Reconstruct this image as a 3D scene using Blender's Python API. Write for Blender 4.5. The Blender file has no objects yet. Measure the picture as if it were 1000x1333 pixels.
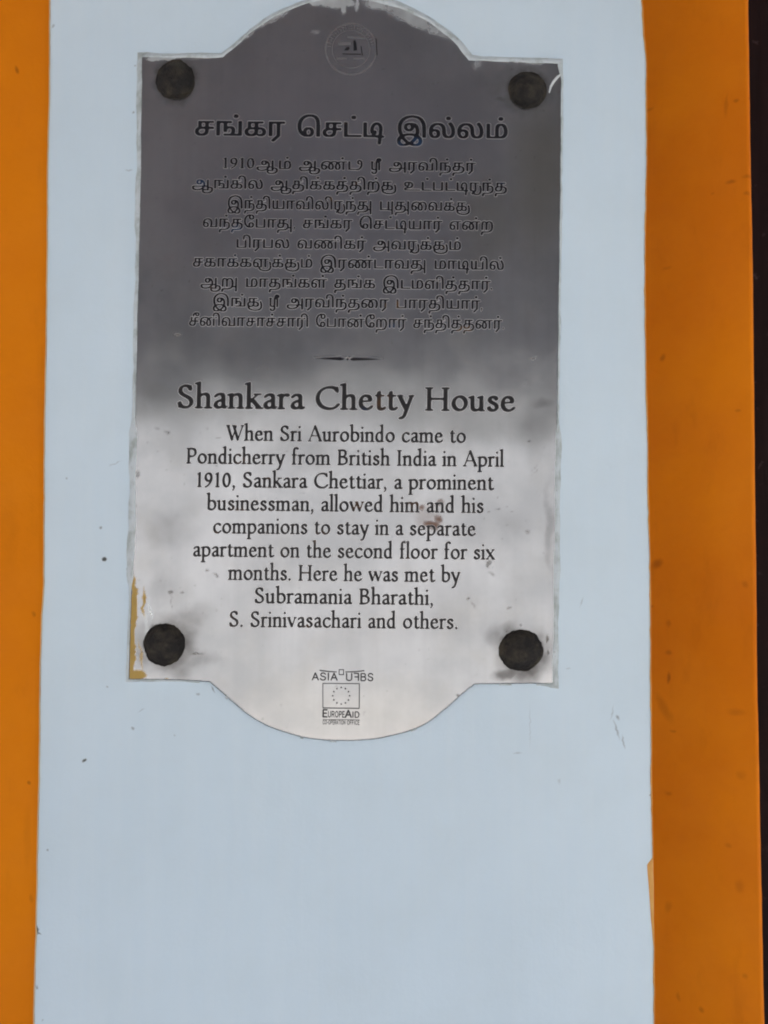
import bpy, bmesh, math, random
import numpy as np
from mathutils import Vector, Matrix
from mathutils.geometry import tessellate_polygon

random.seed(7)
scene = bpy.context.scene
COL = scene.collection

# ------------------------------------------------------------------ camera
PITCH = math.radians(2.23)
DIST = 0.808
AIM = Vector((0.0, 0.0, 1.55))
FPX = 1154.4                       # focal length in pixels of a 1000 px wide frame
CAM = AIM + Vector((0, -DIST * math.cos(PITCH), -DIST * math.sin(PITCH)))
cam_data = bpy.data.cameras.new('camera')
cam = bpy.data.objects.new('camera', cam_data)
COL.objects.link(cam)
cam.location = CAM
cam.rotation_euler = (math.pi / 2 + PITCH, 0, 0)
cam_data.sensor_fit = 'HORIZONTAL'
cam_data.sensor_width = 36
cam_data.lens = 36 * FPX / 1000
cam_data.clip_start = 0.02
cam_data.clip_end = 500
scene.camera = cam

# ------------------------------------------------------------------ light
SUN_EL, SUN_AZ = math.radians(58), math.radians(28)      # az: from +y (behind the wall) towards +x
world = bpy.data.worlds.new('World')
scene.world = world
world.use_nodes = True
wn = world.node_tree.nodes
bg = wn['Background']
sky = wn.new('ShaderNodeTexSky')
sky.sky_type = 'NISHITA'
sky.sun_disc = False
sky.sun_elevation = SUN_EL
sky.sun_rotation = SUN_AZ
sky.air_density = 1.0
sky.dust_density = 6.0
world.node_tree.links.new(sky.outputs[0], bg.inputs[0])
bg.inputs[1].default_value = 0.12
sun_d = bpy.data.lights.new('sun', 'SUN')
sun_d.energy = 3.0
sun_d.angle = math.radians(0.5)
sun_d.color = (1.0, 0.95, 0.88)
sun = bpy.data.objects.new('sun', sun_d)
COL.objects.link(sun)
sdir = Vector((math.sin(SUN_AZ) * math.cos(SUN_EL), math.cos(SUN_AZ) * math.cos(SUN_EL), math.sin(SUN_EL)))
sun.location = sdir * 12
sun.rotation_euler = sdir.to_track_quat('Z', 'Y').to_euler()

vs = scene.view_settings
vs.view_transform = 'Standard'
vs.look = 'None'
vs.gamma = 1
vs.use_curve_mapping = False
vs.exposure = 1.87
scene.render.engine = 'CYCLES'
scene.cycles.filter_width = 2.0

# ------------------------------------------------------------------ helpers
def W(px, py, y=0.0):
    """point of the vertical plane at depth y seen at a photo position"""
    d = Vector(((px - 500) / FPX, 1.0, (666.5 - py) / FPX))
    c, s = math.cos(PITCH), math.sin(PITCH)
    r = Vector((d.x, c * d.y - s * d.z, s * d.y + c * d.z))
    return CAM + r * ((y - CAM.y) / r.y)

def link(name, me, mats=(), parent=None, loc=None):
    o = bpy.data.objects.new(name, me)
    COL.objects.link(o)
    for m in mats:
        me.materials.append(m)
    if parent is not None:
        o.parent = parent
    if loc is not None:
        o.location = loc
    return o

def tag(o, label=None, cat=None, group=None, kind=None):
    if label: o['label'] = label
    if cat: o['category'] = cat
    if group: o['group'] = group
    if kind: o['kind'] = kind
    return o

def mesh(name, verts, faces, smooth=False):
    me = bpy.data.meshes.new(name)
    me.from_pydata([tuple(v) for v in verts], [], faces)
    me.update()
    if smooth:
        me.polygons.foreach_set('use_smooth', [True] * len(me.polygons))
    return me

def wob(t, seed=0.0, n=4):
    """smooth irregular -1..1"""
    v = 0.0; a = 1.0; tot = 0.0
    for k in range(n):
        v += a * math.sin(t * (1.0 + 1.37 * k * k * 0.6 + k) + seed * (3.1 + k) + 1.7 * k)
        tot += a; a *= 0.72
    return v / tot

# ------------------------------------------------------------------ materials
class NT:
    """small node-tree writer"""
    def __init__(self, name):
        self.m = bpy.data.materials.new(name)
        self.m.use_nodes = True
        self.t = self.m.node_tree
        self.b = self.t.nodes['Principled BSDF']
        self.tc = self.t.nodes.new('ShaderNodeTexCoord')
        self.P = self.tc.outputs['Object']
    def n(self, typ, **kw):
        x = self.t.nodes.new(typ)
        for k, v in kw.items():
            setattr(x, k, v)
        return x
    def set(self, sock, v):
        if isinstance(v, bpy.types.NodeSocket):
            self.t.links.new(v, sock)
        elif isinstance(v, (tuple, list)) and len(v) == 3 and sock.type == 'RGBA':
            sock.default_value = (*v, 1)
        else:
            sock.default_value = v
    def noise(self, scale, detail=3, rough=0.55, vec=None, stretch=None, dist=0.0):
        x = self.n('ShaderNodeTexNoise')
        v = vec or self.P
        if stretch:
            mp = self.n('ShaderNodeMapping')
            self.set(mp.inputs['Vector'], v)
            mp.inputs['Scale'].default_value = stretch
            v = mp.outputs[0]
        self.set(x.inputs['Vector'], v)
        x.inputs['Scale'].default_value = scale
        x.inputs['Detail'].default_value = detail
        x.inputs['Roughness'].default_value = rough
        x.inputs['Distortion'].default_value = dist
        return x.outputs['Fac']
    def ramp(self, v, a, b, lo=0.0, hi=1.0, smooth=True):
        x = self.n('ShaderNodeMapRange')
        x.interpolation_type = 'SMOOTHSTEP' if smooth else 'LINEAR'
        self.set(x.inputs[0], v)
        x.inputs[1].default_value = a; x.inputs[2].default_value = b
        x.inputs[3].default_value = lo; x.inputs[4].default_value = hi
        return x.outputs[0]
    def math(self, op, a, b=0.0):
        x = self.n('ShaderNodeMath', operation=op)
        self.set(x.inputs[0], a); self.set(x.inputs[1], b)
        return x.outputs[0]
    def mix(self, f, a, b):
        x = self.n('ShaderNodeMix', data_type='RGBA')
        self.set(x.inputs[0], f); self.set(x.inputs[6], a); self.set(x.inputs[7], b)
        return x.outputs[2]
    def bump(self, h, strength=0.3, dist=0.001, normal=None):
        x = self.n('ShaderNodeBump')
        x.inputs['Strength'].default_value = strength
        x.inputs['Distance'].default_value = dist
        self.set(x.inputs['Height'], h)
        if normal is not None:
            self.set(x.inputs['Normal'], normal)
        return x.outputs[0]
    def warp(self, amt, scale):
        """coordinates pushed about by noise, so blots get uneven outlines"""
        x = self.n('ShaderNodeTexNoise')
        self.set(x.inputs['Vector'], self.P)
        x.inputs['Scale'].default_value = scale
        x.inputs['Detail'].default_value = 3
        s = self.n('ShaderNodeVectorMath', operation='SUBTRACT')
        self.set(s.inputs[0], x.outputs['Color']); s.inputs[1].default_value = (.5, .5, .5)
        k = self.n('ShaderNodeVectorMath', operation='SCALE')
        self.set(k.inputs[0], s.outputs[0]); k.inputs['Scale'].default_value = amt
        a = self.n('ShaderNodeVectorMath', operation='ADD')
        self.set(a.inputs[0], self.P); self.set(a.inputs[1], k.outputs[0])
        return a.outputs[0]
    def blot(self, vec, c, rx, rz, rot=0.0, core=0.2, gain=1.0):
        """soft elliptic stain on the xz plane, 1 in the core to 0 at the rim"""
        mp = self.n('ShaderNodeMapping', vector_type='TEXTURE')
        self.set(mp.inputs['Vector'], vec)
        mp.inputs['Location'].default_value = c
        mp.inputs['Rotation'].default_value = (0, math.radians(rot), 0)
        mp.inputs['Scale'].default_value = (rx, 10.0, rz)
        ln = self.n('ShaderNodeVectorMath', operation='LENGTH')
        self.set(ln.inputs[0], mp.outputs[0])
        return self.ramp(ln.outputs['Value'], core, 1.0, gain, 0.0)
    def maxall(self, L):
        v = L[0]
        for x in L[1:]:
            v = self.math('MAXIMUM', v, x)
        return v
    def out(self, color=None, rough=None, metal=None, spec=None, normal=None):
        if color is not None: self.set(self.b.inputs['Base Color'], color)
        if rough is not None: self.set(self.b.inputs['Roughness'], rough)
        if metal is not None: self.set(self.b.inputs['Metallic'], metal)
        if spec is not None: self.set(self.b.inputs['Specular IOR Level'], spec)
        if normal is not None: self.set(self.b.inputs['Normal'], normal)
        return self.m

PXM = 0.7 / 1000                    # metres per photo pixel on the wall

# colours and settings that were tuned against the photograph
OVER_A, OVER_B = (0.29, 0.305, 0.345), (0.37, 0.385, 0.425)
OVER_EDGE = (-2.2, 2.065)
WHITE_A, WHITE_B = (0.58, 0.715, 0.825), (0.63, 0.765, 0.87)
ORANGE_A, ORANGE_B = (0.67, 0.188, 0.003), (0.73, 0.222, 0.004)
ORANGE_RA, ORANGE_RB = (0.61, 0.155, 0.003), (0.71, 0.205, 0.004)
REVEAL = (0.130, 0.028)
STEEL_A, STEEL_B = (0.29, 0.30, 0.313), (0.39, 0.40, 0.414)
STEEL_R = (0.10, 0.165)
PLATE_WAVE = 0.003
VIOLET = (0.30, 0.30, 0.345)
REFLECTOR_A, REFLECTOR_B = (0.325, 0.335, 0.347), (0.375, 0.385, 0.397)
REFLECTOR_H = 3.75
REFLECTOR_STEP = 2.78  # height of the grey reflection step painted on the added wall

# letter outlines: letter | advance | contours as x y steps
TAMIL_OUTLINES = '''
அ|560|161 -62 -31 1 -27 4 -23 7 -20 9 -17 10 -12 13 -9 15 -6 16 -1 17 1 12 4 13 7 11 10 9 14 7 20 5 32 1 374 0 1 -36 -369 0 -24 0 -12 -2 -8 -5 -6 -7 -2 -10 3 -15 9 -13 15 -11 20 -8 27 -5 33 -2 8 0 32 2 29 4 26 6 23 9 20 11 17 13 14 14 12 15 10 17 2 10 6 25 2 26 -1 19 -3 18 -6 18 -8 16 -10 14 -13 13 -15 11 -18 7 -20 5 -12 1 -12 1 -15 -2 -14 -4 -12 -7 -9 -9 -6 -13 -1 -15 2 -18 9 -14 13 -9 19 -3 17 2 13 9 8 15 3 19 -1 16 -4 14 -7 13 -11 12 28 9 17 -18 7 -11 5 -11 4 -13 1 -13 -1 -17 -4 -15 -7 -13 -9 -11 -12 -9 -14 -7 -16 -4 -18 -1 -15 0 -14 3 -12 5 -17 11 -13 15 -6 12 -4 14 -1 16 2 19 4 17 9 14 10 11 13 9 14 7 16 5 16 3 18 1 24 -1 23 -5 20 -7 19 -10 16 -12 14 -13 12 -16 10 -17 8 -18 6 -19 3 -19 1 -20 -1 -26 -5 -25 -3 -11 -11 -26 -16 -23 -20 -20 -23 -17 -26 -14 -30 -12 -32 -8 -34 -4 -36 -2|474 -77 0 354 42 0 0 -354
ஆ|656|161 -62 -31 1 -27 4 -23 7 -20 9 -17 10 -12 13 -9 15 -6 16 -1 17 1 12 4 13 7 11 10 9 14 7 20 5 32 1 374 0 1 -36 -369 0 -24 0 -12 -2 -8 -5 -6 -7 -2 -10 3 -15 9 -13 15 -11 20 -8 27 -5 33 -2 8 0 32 2 29 4 26 6 23 9 20 11 17 13 14 14 12 15 10 17 2 10 6 25 2 26 -1 19 -3 18 -6 18 -8 16 -10 14 -13 13 -15 11 -18 7 -20 5 -12 1 -12 1 -15 -2 -14 -4 -12 -7 -9 -9 -6 -13 -1 -15 2 -18 9 -14 13 -9 19 -3 17 2 13 9 8 15 3 19 -1 16 -4 14 -7 13 -11 12 28 9 17 -18 7 -11 5 -11 4 -13 1 -13 -1 -17 -4 -15 -7 -13 -9 -11 -12 -9 -14 -7 -16 -4 -18 -1 -15 0 -14 3 -12 5 -17 11 -13 15 -6 12 -4 14 -1 16 2 19 4 17 9 14 10 11 13 9 14 7 16 5 16 3 18 1 24 -1 23 -5 20 -7 19 -10 16 -12 14 -13 12 -16 10 -17 8 -18 6 -19 3 -19 1 -20 -1 -26 -5 -25 -3 -11 -11 -26 -16 -23 -20 -20 -23 -17 -26 -14 -30 -12 -32 -8 -34 -4 -36 -2|461 -161 -40 3 -34 7 -27 12 -20 17 -12 20 -4 25 2 14 5 13 9 12 14 9 17 6 21 2 27 -2 27 -8 -7 -33 -23 6 -21 3 -14 -2 -10 -4 -6 -7 -2 -11 2 -11 7 -11 12 -10 19 -7 16 -4 20 -2 24 -1 4 0 27 2 25 3 23 6 21 9 17 10 14 13 10 15 6 17 3 18 -4 20 -9 15 -15 9 -19 4 -16 -2 -13 -3 -11 -5 -10 -5 0 34 24 11 15 3 18 1 13 -1 13 -3 13 -5 12 -7 10 -9 9 -11 6 -13 4 -16 2 -18 -3 -24 -8 -22 -12 -21 -18 -17 -22 -15 -26 -13 -31 -8 -33 -6 -38 -2|474 -62 0 339 42 0 0 -339
இ|563|128 -161 -21 2 -18 4 -17 6 -14 8 -12 11 -9 13 -7 15 -4 17 -1 18 2 23 6 21 10 18 13 17 17 15 19 14 20 10 23 9 25 7 26 5 26 3 28 1 25 -1 25 -2 22 -4 21 -5 19 -7 18 -7 18 -10 16 -10 14 -12 11 -13 10 -14 7 -14 5 -14 3 -15 1 -15 -3 -27 -9 -23 -15 -19 -21 -13 -26 -9 -32 -3 -23 2 -23 3 -22 5 -22 8 -22 10 -20 11 -18 10 -16 11 -17 13 -16 15 -15 17 -14 17 -13 18 -12 18 -10 18 -15 28 -11 28 -10 28 -7 29 -4 30 -1 32 2 28 5 29 8 28 11 26 15 25 19 23 22 21 25 17 29 15 33 11 36 6 41 3 39 -2 35 -6 31 -9 28 -14 25 -17 21 -20 11 -16 11 -17 9 -17 8 -20 6 -20 5 -23 3 -24 2 -27 1 -29 0 -161 -43 0 0 136 -1 31 -1 28 -3 27 -5 23 -6 22 -7 20 -9 18 -10 16 -12 15 -17 14 -19 13 -21 9 -24 7 -27 4 -30 1 -28 -1 -26 -5 -25 -7 -24 -10 -21 -12 -20 -15 -17 -18 -14 -21 -12 -23 -9 -26 -5 -28 -2 -30 1 -21 1 -18 3 -18 3 -17 5 -17 5 -15 22 -48 8 -17 10 -17 13 -16 13 -17 15 -16 17 -16 18 -14 19 -12 19 -12 14 -7 15 -6 15 -4 15 -2 16 -2 17 -1 22 2 17 6 13 9 8 12 5 15 2 16 -2 17 -5 15 -8 15 -12 13 -13 11 -15 10 -17 7 -18 6 -20 5 -20 3 -21 2 -20 1 -29 -1 -25 -3 -23 -5 -21 -7 -18 -7 -15 -9 -13 -10 -11 -11 -8 -12 -6 -13 -4 -13 -1 -13 2 -17 5 -15 9 -12 12 -9 18 -6 21 -2 14 1 14 1 14 2 13 3 13 5 14 6 20 10 19 13 18 15 16 17 15 17 13 19 12 19 8 19 7 20 4 13 4 14 2 14 2 14 1 14 1 14 -2 23 -3 20 -5 18 -7 15 -9 13 -9 11 -16 12 -17 8 -25 3 -8 0 -9 1 -18 -2 -15 -4 -13 -6 -9 -10 -7 -12 -2 -15 3 -17 8 -14 14 -10 18 -3 17 3 13 9 9 14 3 19 -2 15 -4 15 -8 13 -11 14 40 -3 12 -16 8 -20 3 -11 1 -12 -3 -20 -7 -18 -12 -15 -15 -11 -13 -6 -15 -3 -17 -1 -15 1 -13 3 -13 6 -17 11 -12 16 -7 12 -3 13 -1 15 1 18 5 16 8 13 11 12 14 9 16 7 17 5 19 3 21 1 30 -2 26 -7 24 -10 19 -15 16 -18 13 -22 9 -25 5 -27 2 -30 0 -15 -2 -18 -2 -18 -4 -20 -6 -19 -7 -19 -9 -20 -9 -19 -11 -19 -13 -17 -13 -16 -15 -15 -16 -13 -16 -13 -18 -11 -21 -10 -22 -9 -22 -7 -22 -5 -22 -3
உ|533|149 283 33 -2 29 -5 25 -8 20 -11 17 -13 12 -15 9 -17 5 -18 2 -19 -1 -19 -4 -16 -5 -14 -9 -12 -9 -10 -12 -9 -14 -7 -16 -6 -17 -5 -19 -4 -19 -3 -21 -2 -40 -4 -23 -3 -12 -3 -5 -5 -2 -5 1 -6 3 -3 6 -2 8 -1 434 0 0 -36 -429 0 -22 2 -16 4 -13 8 -8 9 -4 12 -2 12 2 14 6 12 11 9 15 8 13 3 16 4 19 2 39 4 27 3 23 5 18 7 19 12 11 14 6 15 2 16 -3 19 -8 18 -8 9 -11 9 -12 7 -15 6 -17 3 -19 2 -14 1 -11 0 -8 0 -18 -2 -15 -4 -13 -6 -10 -10 -6 -12 -2 -15 3 -17 8 -14 13 -10 19 -3 17 3 13 9 9 14 3 19 -2 14 -4 14 -7 14 -11 12 30 9 9 -8 7 -10 7 -11 5 -11 3 -14 2 -14 -3 -20 -7 -18 -11 -15 -16 -12 -20 -7 -25 -2 -15 1 -14 3 -13 6 -17 11 -12 16 -6 12 -3 13 -1 15 1 18 5 16 9 13 12 12 14 9 17 7 19 5 21 3
எ|400|125 -6 -18 1 -16 5 -15 7 -14 10 -11 14 -10 17 -7 20 -4 24 -1 28 1 24 4 22 7 21 9 17 12 16 13 14 11 9 12 8 14 7 14 6 16 5 18 3 20 3 22 1 24 1 28 0 0 -36 -34 0 -21 0 -17 -2 -16 -2 -20 -4 -15 -6 -13 -7 -11 -8 -12 -13 -9 -13 -8 -15 -6 -17 -3 -18 -1 -20 1 -20 2 -17 5 -14 9 -17 12 -11 14 -7 16 -2 12 1 11 5 8 7 7 10 4 12 1 15 -1 15 -5 13 -7 10 -15 10 -18 3 -20 -3 -18 -7 -11 -8 -11 -9 -10 -10 -7 32 10 11 13 10 14 8 15 6 15 4 17 1 22 -2 19 -8 17 -12 12 -16 8 -20 2 -23 -1 -18 -4 -16 -5 -14 -8 -12 -10 -10 -12 -8 -14 -6 -15 -4|264 0 0 241 -18 0 1 36 145 0 0 -36 -85 0 0 -241
க|412|131 -6 -20 1 -18 3 -16 6 -15 7 -13 9 -10 12 -8 13 -5 15 -1 16 1 17 5 16 8 14 11 12 15 10 19 8 23 6 27 4 32 1 90 0 45 -2 18 -4 15 -4 14 -6 12 -8 12 -12 9 -15 5 -17 2 -20 -3 -23 -7 -20 -13 -16 -17 -12 -21 -7 -26 -2 -25 1 -25 6 10 33 17 -3 19 -2 21 3 15 9 9 14 3 21 -2 15 -5 12 -9 9 -11 7 -13 4 -15 2 -30 2 -97 0 -17 0 -14 -1 -13 -2 -16 -4 -14 -6 -10 -7 -6 -9 -4 -10 -1 -13 4 -21 15 -14 13 -7 16 -4 19 -1 20 2 17 5 14 9 11 14 5 13 3 15 1 19 0 134 -86 0 0 -90 -40 -8 0 134 262 0 0 -36 -94 0 0 -128 -1 -21 -2 -17 -3 -14 -7 -18 -9 -14 -11 -12 -14 -9 -15 -6 -17 -5 -18 -2
ங|522|44 0 0 277 258 0 0 -36 -87 0 0 -79 26 13 17 4 21 2 16 -1 14 -3 13 -5 16 -12 12 -16 5 -13 3 -14 1 -16 -1 -18 -4 -17 -6 -16 -7 -14 61 0 0 -36 -230 0 0 36 126 0 7 13 6 15 4 15 1 17 -3 23 -9 15 -15 8 -17 3 -16 -2 -15 -5 -14 -7 -12 -8 0 -51 -43 0 0 169 -85 0 0 -241|367 0 0 36 68 0 0 241 43 0 0 -277
ச|361|131 -6 -20 1 -18 3 -16 6 -15 7 -13 9 -10 12 -8 13 -5 15 -1 16 1 17 5 16 8 14 11 12 15 10 19 8 23 6 27 4 32 1 176 0 0 -35 -179 0 -17 0 -14 -1 -13 -2 -16 -4 -14 -6 -10 -7 -6 -9 -4 -10 -1 -13 4 -21 15 -14 13 -7 16 -4 19 -1 20 2 17 5 14 9 11 14 5 13 3 15 1 19 0 134 -86 0 0 -90 -40 -8 0 134 262 0 0 -36 -94 0 0 -128 -1 -21 -2 -17 -3 -14 -7 -18 -9 -14 -11 -12 -14 -9 -15 -6 -17 -5 -18 -2
ட|346|44 0 0 277 43 0 0 -241 251 0 0 -36
ண|824|125 -6 -18 1 -16 5 -15 7 -14 11 -11 13 -10 18 -7 20 -4 24 -1 29 2 31 7 29 12 25 17 23 20 18 25 15 27 11 31 7 34 2 16 0 15 -2 15 -2 14 -3 14 -4 14 -4 13 -6 13 -7 13 -7 21 -18 17 -19 15 -20 12 -21 9 -24 6 -25 2 -26 -2 -22 -3 -18 -5 -16 -8 -14 -9 -11 -11 -9 -13 -6 -15 -4 -15 -1 -19 1 -15 5 -14 7 -11 10 -9 11 -7 14 -5 16 -3 17 0 18 0 17 2 17 3 17 4 15 6 15 7 15 7 13 10 13 10 12 24 21 16 10 17 9 18 7 19 5 20 3 21 1 15 0 13 -2 13 -2 19 -4 17 -7 16 -9 16 -10 23 -20 11 -12 10 -12 8 -14 8 -14 6 -15 5 -16 4 -16 2 -18 1 -17 -1 -22 -3 -18 -6 -16 -7 -14 -10 -11 -11 -9 -13 -6 -14 -4 -16 -1 -18 1 -16 5 -13 7 -11 10 -9 11 -7 14 -5 16 -3 17 -1 18 1 17 1 16 3 16 4 15 6 15 8 15 8 14 11 14 12 14 23 19 15 8 17 7 12 4 13 3 16 3 17 2 21 2 23 0 149 0 0 -36 -85 0 0 -241 -43 0 0 241 -33 0 -31 -1 -27 -4 -24 -7 -25 -14 -10 -8 -10 -10 -7 -11 -7 -13 -6 -14 -4 -15 -3 -16 -2 -17 -1 -16 1 -21 4 -17 6 -13 12 -12 16 -4 14 2 11 8 7 10 5 14 3 14 1 15 -1 19 -3 17 -4 17 -6 16 -6 14 -8 13 -13 17 -13 12 -15 10 -14 8 -15 6 -15 4 -16 2 -15 1 -18 -1 -17 -3 -17 -3 -15 -6 -16 -9 -15 -10 -10 -10 -9 -12 -7 -12 -7 -14 -4 -14 -4 -14 -2 -15 -2 -15 0 -14 1 -21 3 -17 6 -13 13 -12 16 -4 14 2 10 8 8 10 5 14 2 14 1 15 -2 26 -5 24 -8 22 -12 20 -15 18 -17 16 -17 9 -17 8 -18 6 -19 3 -20 2 -21 1 -24 -1 -21 -5 -19 -7 -18 -11 -14 -12 -12 -14 -10 -17 -7 -18 -4 -19 -1 -15 -1 -10 1 -21 2 -17 5 -14 9 -17 12 -11 14 -7 16 -2 12 1 11 5 8 7 7 10 4 12 1 15 -1 15 -5 13 -7 10 -15 10 -18 3 -20 -3 -18 -7 -11 -8 -11 -9 -10 -10 -7 32 10 11 13 10 14 8 15 6 15 4 17 1 22 -2 19 -8 17 -12 12 -16 8 -20 2 -23 -1 -18 -4 -16 -5 -14 -8 -12 -10 -10 -12 -8 -14 -6 -15 -4
த|412|131 -6 -20 1 -18 3 -16 6 -15 7 -13 9 -10 12 -8 13 -5 15 -1 16 1 17 5 16 8 14 11 12 15 10 19 8 23 6 27 4 32 1 73 0 27 -1 26 -4 24 -6 21 -8 18 -12 14 -15 11 -19 6 -23 3 -27 -2 -21 -4 -19 -7 -16 -9 -15 -12 -13 -14 -12 -12 -7 -12 -6 -14 -6 -14 -4 -16 -3 -17 -2 -19 -2 -22 -1 -22 0 -57 0 -19 -1 -13 -2 -11 -4 -9 -5 -8 -6 -5 -9 -3 -12 -1 -15 0 -14 1 -13 -41 -2 -2 20 -1 19 1 21 7 17 9 14 11 10 19 11 22 5 30 2 54 0 28 0 24 2 21 2 18 3 15 4 13 4 16 9 13 11 9 12 6 14 4 16 2 18 -2 15 -3 13 -5 11 -12 13 -14 10 -17 7 -19 4 -13 2 -14 1 -13 0 -71 0 -17 0 -14 -1 -13 -2 -16 -4 -14 -6 -10 -7 -6 -9 -4 -10 -1 -13 4 -21 15 -14 13 -7 16 -4 19 -1 20 2 17 5 14 9 11 14 5 13 3 15 1 19 0 134 -86 0 0 -90 -40 -8 0 134 262 0 0 -36 -94 0 0 -128 -1 -21 -2 -17 -3 -14 -7 -18 -9 -14 -11 -12 -14 -9 -15 -6 -17 -5 -18 -2
ந|394|279 181 16 -1 15 -5 15 -7 13 -10 11 -13 9 -15 7 -19 4 -21 2 -23 -2 -28 -4 -24 -7 -19 -10 -16 -12 -15 -15 -12 -11 -7 -12 -6 -14 -6 -14 -4 -16 -3 -17 -2 -19 -2 -21 -1 -23 0 -38 0 -19 -1 -13 -2 -11 -4 -9 -5 -8 -6 -5 -9 -3 -12 -1 -15 0 -14 1 -13 -41 -2 -2 20 -1 19 1 21 7 17 9 14 11 10 19 11 22 5 30 2 46 0 26 0 22 2 19 1 16 3 14 4 12 5 14 9 13 11 9 13 7 16 4 13 2 14 1 17 -1 16 -2 14 -4 13 -9 15 -11 12 -15 6 -18 3 -14 -2 -14 -5 -14 -7 -11 -7 -1 37 13 8 16 6 16 5|44 0 0 277 261 0 0 -36 -88 0 0 -241 -43 0 0 241 -87 0 0 -241
ன|617|125 -6 -18 1 -16 5 -15 7 -14 11 -11 13 -10 18 -7 20 -4 24 -1 29 2 31 7 29 12 25 17 23 20 18 25 15 27 11 31 7 34 2 16 0 15 -2 15 -2 14 -3 14 -4 14 -4 13 -6 13 -7 13 -7 23 -21 16 -17 15 -19 12 -22 8 -23 6 -25 2 -26 -2 -22 -3 -18 -5 -16 -8 -14 -9 -11 -11 -9 -13 -6 -15 -4 -15 -1 -19 1 -15 5 -14 7 -11 10 -9 11 -7 14 -5 16 -3 17 0 18 0 17 2 17 3 16 5 15 5 15 8 15 8 13 9 13 11 13 25 21 15 8 17 7 12 4 14 3 15 3 18 2 20 2 23 0 150 0 0 -36 -85 0 0 -241 -43 0 0 241 -33 0 -31 -1 -28 -4 -25 -8 -23 -13 -11 -8 -9 -10 -8 -12 -7 -13 -5 -14 -5 -16 -3 -16 -2 -16 0 -15 1 -21 3 -17 6 -13 13 -12 16 -4 14 2 10 8 8 10 5 14 2 14 1 15 -2 25 -5 24 -8 22 -12 20 -15 18 -17 17 -17 9 -17 8 -18 6 -19 3 -20 2 -21 1 -24 -1 -21 -5 -19 -7 -18 -11 -14 -12 -12 -14 -10 -17 -7 -18 -4 -19 -1 -15 -1 -10 1 -21 2 -17 5 -14 9 -17 12 -11 14 -7 16 -2 12 1 11 5 8 7 7 10 4 12 1 15 -1 15 -5 13 -7 10 -15 10 -18 3 -20 -3 -18 -7 -11 -8 -11 -9 -10 -10 -7 32 10 11 13 10 14 8 15 6 15 4 17 1 22 -2 19 -8 17 -12 12 -16 8 -20 2 -23 -1 -18 -4 -16 -5 -14 -8 -12 -10 -10 -12 -8 -14 -6 -15 -4
ப|389|44 0 0 277 43 0 0 -241 215 0 0 241 43 0 0 -277
ம|429|290 283 24 -2 20 -7 18 -10 14 -15 12 -18 9 -21 6 -24 4 -26 2 -29 -1 -22 -3 -20 -4 -18 -6 -16 -8 -13 -10 -12 -12 -10 -14 -8 -17 -6 -19 -3 -14 -2 -17 -1 -18 0 -212 0 0 277 43 0 0 -241 113 0 0 142 1 19 2 16 3 14 7 17 10 14 12 11 15 8 12 3 13 2|289 247 -16 -3 -8 -3 -6 -5 -7 -11 -5 -12 -2 -11 -2 -14 0 -19 0 -133 24 0 21 1 17 3 15 6 11 7 9 11 7 13 4 15 3 19 1 23 -1 20 -2 19 -4 18 -6 16 -7 13 -8 12 -11 8 -12 5
ய|481|177 0 0 277 43 0 0 -241 175 0 0 241 43 0 0 -277|120 -6 -17 2 -15 5 -13 7 -10 10 -11 17 -4 11 -3 14 -2 11 -1 14 0 16 0 176 43 0 0 -165 2 -42 4 -17 8 -12 12 -8 7 -2 9 0 14 1 13 6 13 10 11 14 -1 -42 -11 -10 -13 -8 -16 -6
ர|320|116 -106 -29 26 97 92 0 229 -97 0 0 -241 -43 0 0 277 268 0 0 -36 -85 0 0 -241
ற|434|285 283 24 -2 21 -6 19 -11 16 -15 14 -18 10 -22 8 -25 4 -29 2 -33 -2 -38 -5 -33 -9 -29 -12 -24 -13 -20 -17 -17 -13 -9 -15 -8 -15 -7 -16 -5 -17 -4 -18 -3 -19 -2 -19 -1 -19 0 -59 0 -19 -1 -13 -2 -11 -4 -9 -5 -8 -6 -5 -9 -3 -12 -1 -15 0 -14 1 -13 -41 -2 -2 20 -1 19 1 21 7 17 9 14 11 10 19 11 22 5 30 2 61 0 30 1 26 2 24 4 20 5 18 9 16 10 13 13 10 17 8 20 6 24 3 28 1 33 -1 28 -3 24 -6 20 -7 16 -9 13 -11 10 -12 7 -13 4 -14 1 -13 -1 -12 -3 -11 -6 -9 -8 -8 -12 -6 -15 -2 -12 -2 -14 0 -16 0 -160 -43 0 0 161 -2 41 -4 16 -6 13 -6 6 -7 6 -9 3 -11 1 -11 -1 -8 -3 -8 -5 -5 -6 -7 -13 -4 -16 -2 -39 0 -164 -43 0 0 171 2 41 3 15 6 13 6 12 10 10 11 9 14 7 15 4 18 1 18 -2 16 -5 14 -9 12 -12 10 -15 8 -18 -11 3 7 16 10 14 14 12 16 8 13 5 14 2
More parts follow.
